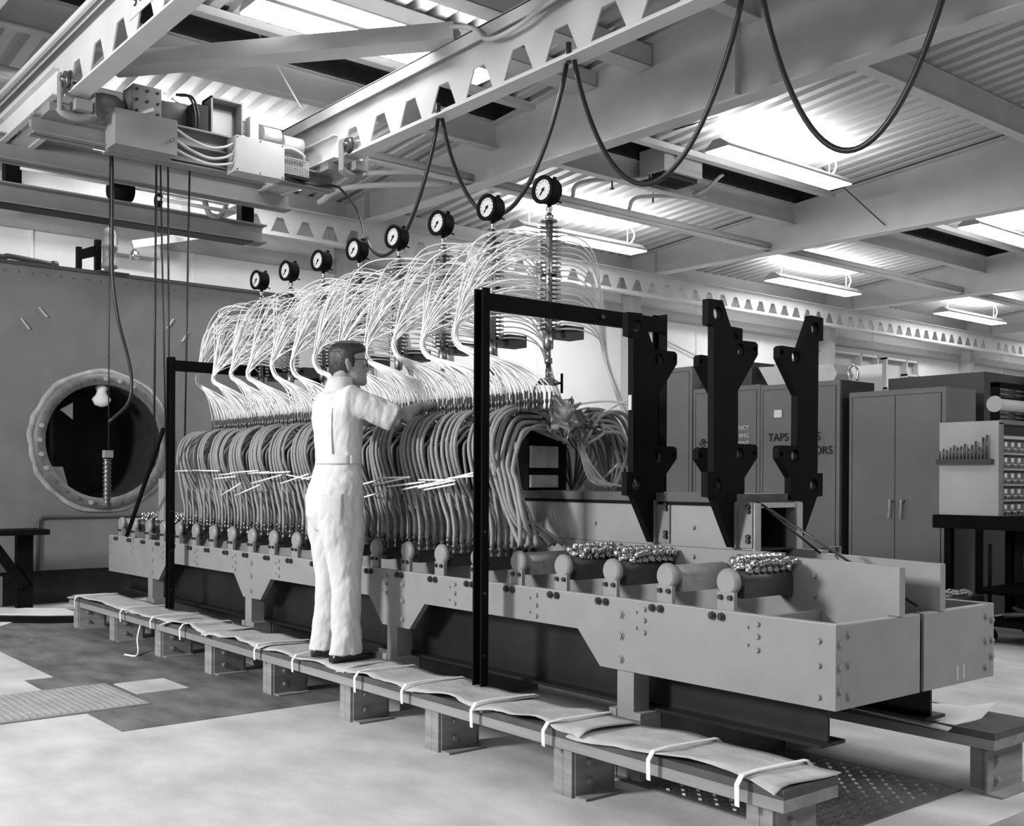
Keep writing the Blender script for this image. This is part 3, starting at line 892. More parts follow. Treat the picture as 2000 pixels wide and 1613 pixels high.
MB().box(-3.01, -2.937, SF + .041, SB - .041, 1.185, 1.206).box(-2.939, -2.931, SF - .002, SF + .041, .998, 1.206).box(-2.939, -2.931, SB - .041, SB + .002, .998, 1.206).build('mouth_frame', M_edge, t)
MB().box(-3.6, -3.55, SF + .04, SB - .04, .95, 1.2).box(-3.55, -2.99, SB - .05, SB - .041, .95, 1.184).box(-3.55, -3.05, SF + .041, SF + .05, .95, 1.184).build('mouth_shade_liner', M_dark, t)  # dark liner stands in for the shade inside the box mouth
MB().box(-2.84, XR - .04, SF + .04, SB - .04, .62, .66).build('trough_floor', M_girder, t)
# joint shadow groove on the spine plate is a thin gap, its shade coloured in by a dark strip
MB().box(-8.6, -2.95, SF + .006, SB - .006, .996, 1.002).build('joint_dark_strip', M_dark, t)
bl = proto(MB().cyl((0, 0, 0), (0, -.010, 0), .0095, 8).cyl((0, 0, 0), (0, -.003, 0), .013, 8), 'bolt', M_boltl)
bs = proto(MB().cyl((0, 0, 0), (0, -.007, 0), .0065, 6), 'bolt', M_boltl)
bd = proto(MB().cyl((0, 0, 0), (0, -.012, 0), .0165, 8).cyl((0, -.012, 0), (0, -.018, 0), .010, 6), 'bolt', M_bolt)
bw = proto(MB().cyl((0, 0, 0), (0, -.012, 0), .013, 8).cyl((0, 0, 0), (0, -.004, 0), .020, 10), 'bolt', M_boltl)
MX = [-2.772 - .3275 * k for k in range(22)]
for x in MX:
    if x - .12 > XL:
        for dx in (-.047, 0):
            inst(bd, 'bolt', (x + dx, YF, .763), fp)
for c in (-8.81, -6.965, -5.055, -3.335):
    for z in (.715, .622, .52):
        inst(bw, 'bolt', (c, YF, z), fp)
for c in (-9.25, -8.577, -7.90, -7.221, -6.55, -5.88, -5.225, -4.561, -3.902, -3.193, -2.596):
    for z in (.752, .704, .652):
        inst(bl, 'bolt', (c, YF, z), fp)
    for z in (.735, .667):
        inst(bs, 'bolt', (c - .048, YF, z), fp)
for z in (.72, .63, .515):
    inst(bl, 'bolt', (-2.32, YF, z), fp)
    inst(bl, 'bolt', (-9.82, YF, z), fp)
ex = proto(MB().cyl((0, 0, 0), (.010, 0, 0), .0105, 8).cyl((0, 0, 0), (.003, 0, 0), .015, 8), 'bolt', M_boltl)
for y, z in ((3.375, .715), (3.375, .63), (3.375, .545), (3.43, .745), (3.43, .635), (3.43, .52)):
    inst(ex, 'bolt', (XR, y, z), ep)
for y, z in ((4.49, .715), (4.49, .63), (4.49, .56), (4.44, .735), (4.44, .63), (4.44, .52)):
    inst(ex, 'bolt', (XR, y, z), ep2)
for dy in (4.2, 4.25):
    MB().box(XR, XR + .0015, dy, dy + .012, .49, .55).build('tape_mark', M_cabl, ep2)
for x, zz in ((-3.928, (1.088, .955)), (-3.278, (1.088, .955)), (-2.627, (.915, .833)), (-4.58, (1.088,))):
    for z in zz:
        inst(bl, 'bolt', (x, SF, z), lo)
# support posts, girders, sleepers
for c in (-8.87, -7.02, -5.17, -3.31):
    MB().box(c - .05, c + .05, 4.32, 4.475, .44, .469).build('outrigger', M_frame, t)
    for yy, yy1 in ((YF + .0, YF + .10),):
        p = MB().box(c - .05, c + .05, yy + .005, yy1, 0, .469).build('post', M_frame, t)
        MB().box(c - .095, c - .052, yy - .0, yy1 + .03, 0, .30).box(c + .052, c + .095, yy - .0, yy1 + .03, 0, .30).build('clamp', M_wood, p)
    MB().box(c - .08, c + .10, YF + .14, YB - .14, 0, .295).build('sleeper', mat('sleeper_grey', .11, .6, var=.2), t)
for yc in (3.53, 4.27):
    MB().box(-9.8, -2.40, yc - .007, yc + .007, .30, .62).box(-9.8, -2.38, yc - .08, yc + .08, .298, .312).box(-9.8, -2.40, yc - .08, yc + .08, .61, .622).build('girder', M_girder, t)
# central filler under the spine, between girders
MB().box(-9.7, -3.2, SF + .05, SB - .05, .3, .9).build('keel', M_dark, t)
crs = proto(MB().box(-.03, .03, 0, .31, -.05, .0), 'cross_bar', M_frame)
for x in MX:
    if x > XL:
        inst(crs, 'cross_bar', (x + .16, YF + .04, .735), t)
# ------------------------------------------------------------------ manifolds with hoses
cap = proto(MB().lathe([(0, .050), (-.006, .056), (-.02, .056), (-.028, .050), (-.03, .047), (-.034, .044)], (0, 0, 0), (0, 1, 0), 20), 'end_cap', M_frame)
fitm = MB().lathe([(0, .014), (.012, .016), (.018, .011), (.03, .011), (.034, .015), (.05, .015), (.054, .009), (.075, .009)], (0, 0, 0), (0, 0, 1), 8)
fit = proto(fitm, 'coupling', M_dfit)
fit2 = proto(fitm, 'coupling', M_brass)
nut = proto(MB().lathe([(0, .019), (.014, .021), (.018, .013), (.03, .013), (.034, .018), (.055, .018), (.06, .010), (.064, .010)], (0, 0, 0), (0, 0, 1), 7), 'nut_fitting', M_chrome)
brk = proto(MB().box(-.042, .042, 0, .02, 0, .115), 'bracket', M_frame)
bsm = proto(MB().cyl((0, 0, 0), (0, -.012, 0), .011, 6), 'bolt', M_bolt)


def hose_path(x, j, row, xt, s=1, k=10):
    """front hose: from the manifold up and over the top; s=-1 mirrors to the rear"""
    yb = 3.435 + .050 * j
    x0 = x + (.050 if row else -.004)
    zb = .985 if not row else .955
    xb = x + (j - 2.5) * .0545 + (.027 if row else 0) + U(-.010, .010) - .03
    bul = 3.400 + .008 * (5 - j) + (.060 + .012 * j if row else 0) + U(-.006, .006)
    topz = (1.690 if not row else 1.635) - U(0, .02) - .008 * j * row
    pts = [(x0, yb, zb), (x0, yb, zb + .09), (x0 * .72 + xb * .28, yb * .70 + bul * .30, 1.16), (xb * .68 + x0 * .32, yb * .26 + bul * .74, 1.31), (xb, bul, 1.47), (xb - .005, bul + .035, topz - .085), (xb, bul + .105, topz - .018), (xb + .01, bul + .20, topz), (xt, 3.74, topz - .035), (xt, 3.86, 1.60 - .02 * j)]
    if s < 0:
        pts = [(a, 2 * YC - b, c) for a, b, c in pts]
    return spline(pts, 4)


def manifold(x, kind, lab, group=None, side=1):
    f = lambda y: y if side > 0 else 2 * YC - y
    t = thing('manifold_pipe', lab, 'manifold', (x, f(3.42), .786), group)
    m = {'hose': M_pipe, 'bare': M_rust, 'nuts': M_pipe}[kind]
    a, b = sorted((f(3.405), f(3.745)))
    MB().cyl((x, a, .90), (x, b, .90), .043, 18).box(x - .0435, x + .0435, a + .03, b, .832, .90).build('pipe_body', m, t)
    if side > 0:
        inst(cap, 'end_cap', (x, 3.405, .898), t)
        bk = inst(brk, 'bracket', (x, 3.372, .745), t)
        for dx in (-.024, .024):
            inst(bsm, 'bolt', (x + dx, 3.372, .838), bk)
    if kind == 'nuts':
        i = 0
        for row in (-1, 0, 1):
            for j in range(7):
                a = row * .62
                y = 3.46 + j * .042 + (.02 if row else 0)
                o = inst(nut, 'nut_fitting', (x + math.sin(a) * .042, y, .90 + math.cos(a) * .042), t, (U(-.2, .2), a + U(-.15, .15), U(0, 1)))
    if kind == 'hose':
        for row in (0, 1):
            for j in range(6):
                xt = x + (j - 2.5) * .0545 + (.027 if row else 0)
                P = hose_path(x, j, row, xt, side)
                r = .0110 if row == 0 else .0102
                h = MB().tube(P, r, 7).build('hose', M_hose, t)
                inst(fit2 if j % 2 else fit, 'coupling', (P[0][0], P[0][1], P[0][2] - .055), t)
    return t


for i, x in enumerate(MX):
    if x < XL + .1:
        break
    if i == 0:
        manifold(x, 'nuts', 'manifold pipe with bright nuts nearest the right end of the press')
    elif i == 1:
        manifold(x, 'bare', 'bare manifold pipe between two pipes with bright nuts')
    elif i == 2:
        manifold(x, 'nuts', 'manifold pipe covered in bright nuts left of the bare pipe')
    elif i == 3:
        manifold(x, 'nuts', 'manifold pipe with bright nuts nearest the black post')
    elif i == 4:
        manifold(x, 'bare', 'bare manifold pipe just right of the black post')
    elif x < -8.5:
        k = (i - 18)
        manifold(x, 'nuts' if k != 3 else 'bare', ['manifold pipe with bright nuts left of the last hoses, nearest the far black post', 'manifold pipe with bright nuts third from the far left end', 'manifold pipe with nuts second from the far left end', 'bare manifold pipe at the far left end of the press'][max(0, min(3, k))])
    else:
        ORD = ['first', 'second', 'third', 'fourth', 'fifth', 'sixth', 'seventh', 'eighth', 'ninth', 'tenth', 'eleventh', 'twelfth', 'thirteenth', 'fourteenth']
        manifold(x, 'hose', 'manifold pipe feeding twelve grey hoses, %s such pipe left of the black post' % ORD[i - 5] if i < 17 else 'dark manifold pipe feeding twelve grey hoses, farthest left of the hose manifolds', 'manifold pipes with grey hoses')
for q, x in enumerate(MX[5:9]):
    manifold(x, 'hose', 'rear manifold pipe with grey hoses behind the press, %s from the near end' % ORD[q], 'rear manifold pipes with hoses', -1)
# fan of black-ended hoses running into the core at the near end
core = thing('coil_core', 'dark coil core with two metal end plates under the hoses', 'machine core', (-6.4, YC, 1.245))
MB().box(-8.5, -4.50, 3.80, 4.08, 1.246, 1.60).build('core_body', M_black, core)
pm = mat('satin_plate', .40, .35, metal=.7, var=.15, scale=5, stretch=(1, 8, 1))
MB().box(-4.505, -4.48, 3.805, 4.00, 1.37, 1.49).build('end_plate', pm, core)
MB().box(-4.505, -4.48, 3.805, 4.00, 1.262, 1.33).build('end_plate', pm, core)
MB().box(-8.4, -4.50, 3.62, 4.22, 1.60, 1.63).build('top_bed', M_dfit, core)
hub = Vector((-4.25, YC - .02, 1.63))
MB().cyl((-4.5, hub.y, hub.z), (-4.22, hub.y, hub.z), .05, 12).build('hub', M_dfit, core)
for s in (-1, 1):
    # dark rigid lines with ferrules, then grey hoses sweeping down
    for i in range(13):
        lay = i % 3
        q = i / 12
        ye = YC - s * (.20 + .03 * lay)
        ze = 1.70 - .13 * q + .01 * lay
        xe = -4.27 - .03 * lay - .12 * (1 - q)
        h1 = MB().tube([(hub.x + U(-.02, .02), hub.y - s * .02, hub.z + U(-.02, .02)), (xe, ye, ze)], .0075, 6).build('core_line', M_hosed, core)
        MB().cyl((xe, ye + s * .05, ze * .8 + hub.z * .2), (xe, ye - s * .012, ze), .0145, 8).build('hose_ferrule', M_brass, h1)
        yo = 3.44 + .045 * q + .02 * lay
        zo = 1.56 - .12 * q
        pts = [(xe, ye, ze), (xe, YC - .34, ze - .005), (xe + .01, yo + .05, zo + .06), (xe + .02, yo, zo - .08), (xe + .05, yo - .0, 1.32 - .03 * q), (xe + .12, 3.47 + .05 * lay, 1.12), (-4.17 + .03 * lay, 3.47 + .03 * (i % 9), .97)]
        if s > 0:
            pts = [pts[0]] + pts[1:]
        else:
            pts = [pts[0]] + [(a, 2 * YC - b, c) for a, b, c in pts[1:]]
        MB().tube(spline(pts, 5), .0125, 7).build('core_hose', M_hose, core)
for i in range(22):
    q = i / 21
    pts = [(-4.30 - .1 * U(0, 1), YC + .08 + .04 * q, 1.58), (-4.32, YC + .10 + .05 * q, 1.42), (-4.30, YC + .14 + .12 * q, 1.30), (-4.3 + .1 * U(-1, 1), YC + .20 + .22 * q, 1.262 + .01 * U(0, 1))]
    MB().tube(spline(pts, 5), .0042, 5).build('thin_tube', M_cabl, core)
# crumpled foil
rnd = random.Random(5)
fm = MB()
fx, fy, fz = -4.17, 3.775, 1.635
nn = 15
for i in range(nn):
    for j in range(nn):
        u, v = i / (nn - 1) - .5, j / (nn - 1) - .5
        e = 1.0 if max(abs(u), abs(v)) < .42 else rnd.uniform(.85, 1.12)
        fold = .030 * math.cos(u * 10) + .018 * math.sin(v * 12 + u * 6) + .010 * math.sin(u * 21 + v * 5)
        tail = 1 - .45 * max(0, -v - .15) * 2
        fm.v.append((fx + fold + rnd.uniform(-.003, .003) - .10 * (u * u), fy + (u * .19 * tail + v * .03) * e, fz + (v * .21 - u * .03) * e + .015 * math.sin(u * 14)))
for i in range(nn - 1):
    for j in range(nn - 1):
        a = i * nn + j
        if (j < 3 and i in (0, 1, 4, 5, 9, 12, 13)) or (j < 1 and i in (6, 8)) or (j > 12 and i in (0, 1, 13, 12)):
            continue
        fm.smooth.add(len(fm.f))
        fm.f.append((a, a + nn, a + nn + 1, a + 1))
o = fm.build('foil_wrap', M_foil)
sm = o.modifiers.new('thick', 'SOLIDIFY')
sm.thickness = .0015
tag(o, 'crumpled metal foil wrapped round the hose hub at the near end', 'foil')
# white spacer sticks
sticks = [(-8.43, -8.0, 1.361, 1.365), (-8.05, -7.6, 1.365, 1.36), (-7.55, -7.25, 1.33, 1.345), (-7.64, -7.3, 1.30, 1.32), (-7.35, -6.95, 1.345, 1.36), (-7.1, -6.75, 1.34, 1.35), (-7.55, -7.2, 1.175, 1.27), (-7.3, -6.9, 1.18, 1.26), (-7.0, -6.6, 1.27, 1.33), (-6.9, -6.45, 1.34, 1.35), (-6.6, -6.2, 1.27, 1.335), (-6.5, -6.2, 1.33, 1.30), (-6.3, -6.05, 1.30, 1.33), (-5.7, -5.35, 1.25, 1.30), (-5.66, -5.3, 1.17, 1.235), (-5.4, -5.1, 1.27, 1.31), (-5.35, -5.05, 1.31, 1.315), (-5.25, -4.9, 1.26, 1.29), (-5.1, -4.8, 1.245, 1.285), (-4.95, -4.62, 1.30, 1.30), (-4.95, -4.6, 1.255, 1.30), (-4.9, -4.6, 1.245, 1.28), (-4.8, -4.4, 1.285, 1.345), (-4.65, -4.33, 1.31, 1.33)]
for a, b, c, d in sticks:
    dy = U(-.01, .012)
    tag(MB().cyl((a, 3.375 + dy, c), (b, 3.385 - dy, d), .0055, 6).build('spacer_stick', M_tube), 'thin white stick threaded across the front of the grey hoses', 'stick', 'white sticks across the hoses')

# ------------------------------------------------------------------ gauge columns and white tubes
GX = [-4.487 - .5036 * k for k in range(8)]
NK = 12
nodes = [(-8.16 + .3135 * k + U(-.02, .02), 3.45 + U(-.01, .015), 2.055 + U(-.015, .02)) for k in range(NK)]
gl = ['nearest and rightmost', 'second from the right', 'third from the right', 'fourth from the right', 'fifth from the right', 'third from the left', 'second from the left', 'farthest and leftmost']
NT = 30
sfit = proto(MB().lathe([(0, .006), (.012, .009), (.02, .006), (.04, .006), (.045, .010), (.06, .010), (.065, .006), (.10, .005)], (0, 0, 0), (0, 0, 1), 6), 'tube_nut', M_dfit)
side_f = proto(MB().lathe([(.0, .006), (.018, .006), (.02, .009), (.03, .009), (.034, .006), (.048, .0055)], (0, 0, 0), (0, 0, 1), 6), 'side_nut', M_brass)
cols = []
for i, x in enumerate(GX):
    t = thing('gauge_column', 'steel tube column with a black pressure gauge on top, ' + gl[i], 'gauge column', (x, YC, 1.9))
    cols.append(t)
    mb = MB().cyl((x, YC, 2.12), (x, YC, 2.74), .020, 8)
    mb.cyl((x + .022, YC - .02, 2.12), (x + .022, YC - .02, 2.73), .009, 6).cyl((x - .022, YC + .02, 2.12), (x - .022, YC + .02, 2.73), .009, 6)
    mb.build('pipe_column', M_brass, t)
    MB().cyl((x, YC, 2.735), (x, YC, 2.742), .048, 10).cyl((x, YC, 2.44), (x, YC, 2.45), .045, 12).build('clamp_plate', M_brass, t)
    MB().lathe([(0, .024), (.03, .024), (.035, .014), (.055, .014), (.06, .019), (.075, .019), (.08, .012), (.10, .012)], (x, YC, 2.742), (0, 0, 1), 8).build('gauge_neck', M_chrome, t)
    MB().lathe([(0, .028), (-.09, .026), (-.095, .013), (-.14, .013), (-.142, .022), (-.17, .022), (-.172, .014), (-.20, .014)], (x, YC, 2.12), (0, 0, 1), 8).build('lower_pipe', M_brass, t)
    n = Vector((.14, -.99, 0)).normalized()
    cx, cyy, czz = x - .004, YC - .01, 2.905
    cs = MB()
    cs.lathe([(-.045, .01), (-.045, .066), (-.04, .073), (.03, .073), (.036, .079), (.046, .079), (.048, .058), (.036, .056)], (cx, cyy, czz), n, 28)
    gc = cs.build('gauge_case', M_black, t)
    dl = MB().lathe([(.037, .001), (.038, .057)], (cx, cyy, czz), n, 28)
    dl.f.pop()
    dl.build('dial', M_dial, gc)
    up = Vector((0, 0, 1))
    rt = n.cross(up)
    c0 = Vector((cx, cyy, czz)) + n * .041
    a = .9
    MB().beam(c0 + (rt * math.cos(a) - up * math.sin(a)) * .036, c0 - (rt * math.cos(a) - up * math.sin(a)) * .014, .005, .003, n).cyl(tuple(c0), tuple(c0 + n * .003), .008, 8).build('needle', M_black, gc)
    mk = MB()
    for q in range(11):
        aa = -.75 * PI + q * 1.5 * PI / 10 + PI / 2
        d_ = rt * math.cos(aa) + up * math.sin(aa)
        mk.beam(c0 + d_ * .042 - n * .003, c0 + d_ * .051 - n * .003, .0035, .002, n)
    mk.build('dial_marks', M_black, gc)
    MB().box(cx + .01, cx + .02, cyy + .03, cyy + .05, czz + .07, czz + .082).cyl((cx, cyy + .04, czz - .04), (cx + .05, cyy + .06, czz - .065), .005, 6).build('case_lug', M_black, gc)
    MB().box(x - .09, x + .03, YC + .10, YC + .24, 2.10, 2.17).build('mount_block', M_cabd, t)
    MB().box(x - .012, x + .012, YC + .015, YC + .11, 2.13, 2.15).build('mount_arm', M_girder, t)
    dirs = [(-.633, -.774), (.774, -.633), (.633, .774)]
    for d in range(3):
        for k in range(24):
            dd = Vector((dirs[d][0], dirs[d][1], 0))
            p = (x + dd.x * .018, YC + dd.y * .018, 2.14 + k * .0245)
            o = inst(side_f, 'side_nut', p, t)
            o.rotation_euler = dd.to_track_quat('Z', 'Y').to_euler()
# valve under the first column
v = thing('shutoff_valve', 'small needle valve with a tee handle below the nearest gauge column', 'valve', (GX[0], YC, 1.86))
x = GX[0]
MB().cyl((x, YC, 1.92), (x, YC, 1.86), .017, 8).box(x - .02, x + .02, YC - .02, YC + .02, 1.83, 1.87).cyl((x, YC - .06, 1.845), (x, YC + .07, 1.845), .012, 8).lathe([(0, .02), (.02, .02)], (x, YC + .03, 1.845), (0, 1, 0), 6).lathe([(0, .02), (.02, .02)], (x, YC - .06, 1.845), (0, 1, 0), 6).build('valve_body', M_brass, v)
MB().cyl((x, YC + .07, 1.845), (x, YC + .10, 1.845), .007, 6).cyl((x, YC + .10, 1.79), (x, YC + .10, 1.90), .0075, 8).build('tee_handle', M_black, v)
MB().tube(spline([(x, YC - .07, 1.845), (x, YC - .10, 1.80), (x, YC - .09, 1.70), (-4.4, YC - .06, 1.65)]), .005, 5).build('thin_line', M_cord, v)
# front tubes: fittings row -> node -> column
seq = 0
for k in range(NK):
    xn, yn, zn = nodes[k]
    xc = -7.93 + .3275 * k
    for q in range(NT):
        gi = min(7, int(seq / (NK * NT) * 8))
        ci = 7 - gi                                   # leftmost column first
        within = (seq - gi * (NK * NT / 8)) / (NK * NT / 8)
        seq += 1
        col = cols[ci]
        cx = GX[ci]
        row = q % 3
        xs_ = xc + (q / (NT - 1) - .5) * .325
        ys_ = 3.56 + row * .055 + U(-.008, .008)
        zt = 1.66 + U(-.004, .004)
        o = inst(sfit, 'tube_nut', (xs_, ys_, zt), col)
        p0 = Vector((xs_, ys_, zt + .095))
        jit = Vector((U(-.012, .012), U(-.012, .012), U(-.012, .012)))
        nd = Vector((xn, yn, zn)) + jit
        sb = 1.0 if k > 3 else .45            # how much the bundle bends like an S at its tie
        L = nd + Vector((.045, .015, -.055)) * sb
        Hh = nd + Vector((.012, 0, .055)) * sb
        A = bez(p0, p0 + Vector((-.015, -.015, .13)), L + Vector((.05 + (xs_ - xn) * .30, .04, -.060)), L, 9)
        A += bez(L, L + Vector((-.036, -.01, .028)) * sb, Hh + Vector((-.020, 0, -.035)) * sb, Hh, 4)[1:]
        d = random.Random(seq)
        if d.random() < .70:
            dd = Vector((-.633 + d.uniform(-.2, .25), -.774, 0)).normalized()
        else:
            dd = Vector((.774, -.633, 0))
        zf = 2.14 + d.random() ** .85 * .545
        pe = Vector((cx, YC, zf)) + dd * .06
        h_ = (zf - 2.06)
        reach = .16 + .30 * d.random()
        fan = d.random()
        B = bez(Hh, Hh + Vector((.02 + .22 * fan * (cx - xn + .15), .03 + .10 * fan, .06 + h_ * (.35 + .55 * (1 - fan)))), pe + dd * reach + Vector((-.10 * (1 - fan), 0, .02 + .10 * d.random())), pe, 14)
        MB().tube(A + B[1:], .0037, 5).build('white_tube', M_tube, col)
# rear tubes: right side of columns to the rear bundles
for i, x in enumerate(GX[:6]):
    col = cols[i]
    ndr = Vector((x - .04, YC + .47, 2.05))
    nd2 = Vector((x + .20, YC + .47, 1.56))
    for k in range(17):
        d = random.Random(1000 + i * 50 + k)
        zf = 2.14 + k * .0325
        dd = Vector((.633, .774, 0))
        pe = Vector((x, YC, zf)) + dd * .06
        w_ = .10 + .009 * k
        j1 = Vector((d.uniform(-.016, .016), d.uniform(-.016, .016), 0))
        A = bez(pe, pe + dd * w_ + Vector((0, 0, .01)), ndr + j1 + Vector((-.03, -.01,   .10 + (zf - 2.1) * .70)), ndr + j1, 12)
        B = bez(ndr + j1, ndr + j1 + Vector((.02, 0, -.12)), nd2 + j1 + Vector((-.07, 0, .16)), nd2 + j1, 8)
        E_ = bez(nd2 + j1, nd2 + j1 + Vector((.02, .0, -.08)), Vector((x + .14, YC + .44, 1.42)), Vector((x + .04 + .01 * (k % 3), YC + .36, 1.30)), 6)
        MB().tube(A + B[1:] + E_[1:], .0046, 5).build('white_tube', M_tube, col)
# tubes lying from the hub to the rear bundle
tag(MB().tube(spline([(-4.3, 3.86, 1.70), (-4.3, 4.0, 1.72), (-4.25, 4.2, 1.74), (-4.2, 4.45, 1.70)]), .007, 6).tube(spline([(-4.3, 4.18, 1.68), (-4.25, 4.3, 1.75), (-4.2, 4.42, 1.77), (-4.18, 4.5, 1.74)]), .007, 6).build('loose_tube', M_tube), 'two white tubes laid across the top beside the foil', 'tube')

# ------------------------------------------------------------------ black goal-post frames
for xp, lab in ((-4.145, 'tall black steel post frame standing on the bench right of the man'), (-8.06, 'far black steel post frame at the left end of the hoses')):
    t = thing('post_frame', lab, 'steel frame', (xp, 3.22, .29))
    MB().box(xp - .043, xp - .033, 3.182, 3.225, .298, 2.235).box(xp - .033, xp + .02, 3.216, 3.225, .298, 2.235).box(xp + .02, xp + .029, 3.182, 3.225, .298, 2.235).build('post', M_black, t)
    MB().box(xp - .043, xp + .029, 4.48, 4.49, .788, 2.235).box(xp - .043, xp - .033, 4.445, 4.48, .788, 2.235).build('post', M_black, t)
    bar = MB().box(xp + .0, xp + .029, 3.226, 4.479, 2.129, 2.211).build('top_bar', M_black, t)
    for y in (3.98, 4.28):
        MB().cyl((xp + .029, y, 2.17), (xp + .043, y, 2.17), .014, 6).build('bolt', M_bolt, bar)
    for z in (.45, .75, 1.05):
        MB().cyl((xp + .029, 3.20, z), (xp + .035, 3.20, z), .008, 6).build('bolt', M_bolt, t)
tag(MB().cyl((-8.12, 3.165, 1.68), (-9.24, 3.29, .81), .019, 8).build('diagonal_prop', M_black), 'black diagonal prop leaning on the far post frame', 'prop')
tag(MB().box(-8.95, -8.82, 3.45, 3.49, .95, 1.30).build('bolted_plate', M_frame), 'light grey upright plate with two holes left of the hoses', 'plate')

# ------------------------------------------------------------------ black bracket plates
PO = [(3.554, 2.081), (3.554, 1.972), (3.590, 1.969), (3.594, 1.341), (3.552, 1.341), (3.553, 1.233), (3.596, 1.229), (3.722, 1.011), (3.753, 1.008), (3.752, 1.208), (3.803, 1.215), (3.803, 1.318), (3.893, 1.408), (3.893, 1.454), (3.877, 1.466), (3.757, 1.466), (3.755, 1.70), (3.892, 1.866), (3.892, 1.912), (3.875, 1.923), (3.733, 1.921), (3.648, 2.084)]
HO = [(3.618, 2.024, .031), (3.768, 1.878, .031), (3.768, 1.421, .031), (3.621, 1.284, .031), (3.872, 1.891, .012), (3.872, 1.427, .012)]
for xp, s, lab in ((-3.52, 1, 'black notched bracket plate, leftmost of the front pair, touching the frame bar'),
                   (-3.04, 1, 'tallest black notched bracket plate in the middle'),
                   (-3.52, -1, 'black notched bracket plate mostly hidden behind the middle one'),
                   (-3.04, -1, 'black notched bracket plate at right, facing the middle one')):
    t = thing('bracket_plate', lab, 'bracket plate', (xp, YC - s * .15, 1.0))
    f = (lambda y: y) if s > 0 else (lambda y: 7.94 - y)
    out = [(f(a), b) for a, b in PO]
    hl = [[(f(p), q) for p, q in circle(a, b, r, 16)] for a, b, r in HO]
    MB().holed(out, hl, 'x', xp - .017, xp + .017).build('plate', M_black, t)
    y0 = SF if s > 0 else SB
    a1, a2 = (y0 - .03, y0 - .001) if s > 0 else (y0 + .001, y0 + .092)
    ax = MB().box(xp + .018, xp + .026, a1 - (.0 if s > 0 else 0), a2, 1.01, 1.21).box(xp + .026, xp + .10, (a2 - .008) if s > 0 else a1, a2 if s > 0 else a1 + .008, 1.01, 1.21)
    an = ax.build('angle_bracket', mat('angle_steel', .2, .4, metal=.4, var=.2), t)
    if s > 0:
        for zz in (1.04, 1.06, 1.17, 1.19):
            inst(bsm, 'bolt', (xp + .08, a2 - .008, zz), an)
lb = MB().box(-3.56, -3.555, 3.588, 3.592, 1.66, 1.75)
tag(MB().box(-3.53, -3.51, 3.587, 3.5895, 1.63, 1.70).build('paper_tag', M_dial), 'small white tag on the edge of the leftmost black plate', 'tag')
# thin stay rods near the right end
tag(MB().cyl((-2.95, 3.8, 1.212), (-2.32, 4.02, .80), .006, 6).build('stay_rod', M_bolt), 'thin dark rod slanting down to the end plate, upper one', 'rod')
tag(MB().cyl((-2.98, 3.84, 1.212), (-2.75, 3.98, .99), .006, 6).build('stay_rod', M_bolt), 'short thin dark rod under the longer slanting rod', 'rod')
for i, y in enumerate((4.22, 4.27, 4.32)):
    tag(MB().cyl((-2.9, y + .01, .78), (-2.9, y + .01, 1.0), .018, 8).build('pipe_stub', M_pipe), 'short dark pipe stub behind the rear spine plate', 'pipe', 'dark pipe stubs behind the spine')

# ------------------------------------------------------------------ storage cabinets at the right
def cabinet(lab, x0, x1, y0, y1, h, doors, m=M_cab, md=M_cab, handles=True):
    t = thing('storage_cabinet', lab, 'cabinet', ((x0 + x1) / 2, y0, 0))
    MB().box(x0, x1, y0 + .02, y1, 0, h).box(x0, x1, y0, y0 + .02, h - .05, h).box(x0, x0 + .03, y0, y0 + .02, 0, h - .05).box(x1 - .04, x1, y0, y0 + .02, 0, h - .05).build('body', m, t)
    w_ = (x1 - x0 - .08) / doors
    ds = []
    for k in range(doors):
        d = MB().box(x0 + .035 + k * w_, x0 + .035 + (k + 1) * w_ - .008, y0 + .004, y0 + .018, .06, h - .055).build('door', md, t)
        ds.append(d)
    return t, ds


t, ds = cabinet('wide grey storage cabinet with two chrome handles, right of the black plates', -6.17, -5.15, 9.4, 9.95, 2.19, 2)
for k, hx in enumerate((-5.70, -5.58)):
    MB().cyl((hx, 9.395, 1.12), (hx, 9.37, 1.12), .02, 8).beam((hx, 9.365, 1.13), (hx - .01, 9.36, .95), .022, .012).build('handle', M_chrome, ds[k])
t, ds = cabinet('grey storage cabinet lettered TAPS with a paper note', -7.262, -6.28, 9.4, 10.0, 2.33, 1)
text('lettering', 'TAPS DRILLS', .118, (-7.16, 9.395, 1.73), (PI / 2, 0, 0), M_text, ds[0])
text('lettering', 'EXTRACTORS', .118, (-7.10, 9.395, 1.585), (PI / 2, 0, 0), M_text, ds[0])
MB().box(-7.08, -6.98, 9.392, 9.398, 1.98, 2.06).build('paper_note', M_textw, ds[0])
MB().box(-6.279, -6.27, 9.42, 10.0, 0, 2.33).build('side_panel', M_cabd, t)
t, ds = cabinet('grey storage cabinet with white breathing equipment lettering, left of the tap cabinet', -8.21, -7.27, 9.4, 10.0, 2.35, 1)
text('lettering', 'EMERGENCY', .068, (-7.80, 9.395, 1.865), (PI / 2, 0, 0), M_textw, ds[0])
text('lettering', 'BREATHING', .068, (-7.78, 9.395, 1.780), (PI / 2, 0, 0), M_textw, ds[0])
text('lettering', 'EQUIPMENT', .068, (-7.78, 9.395, 1.695), (PI / 2, 0, 0), M_textw, ds[0])
text('lettering', 'AIR', .13, (-8.12, 9.395, 1.60), (PI / 2, -.8, 0), M_text, ds[0])
tag(MB().box(-8.2, -7.5, 9.55, 9.95, 2.355, 2.62).build('dark_box', M_cabd), 'dark box on top of the breathing equipment cabinet', 'box')
t, ds = cabinet('tall plain grey cabinet at the far left of the cabinet row', -8.95, -8.23, 9.4, 9.95, 2.62, 1)
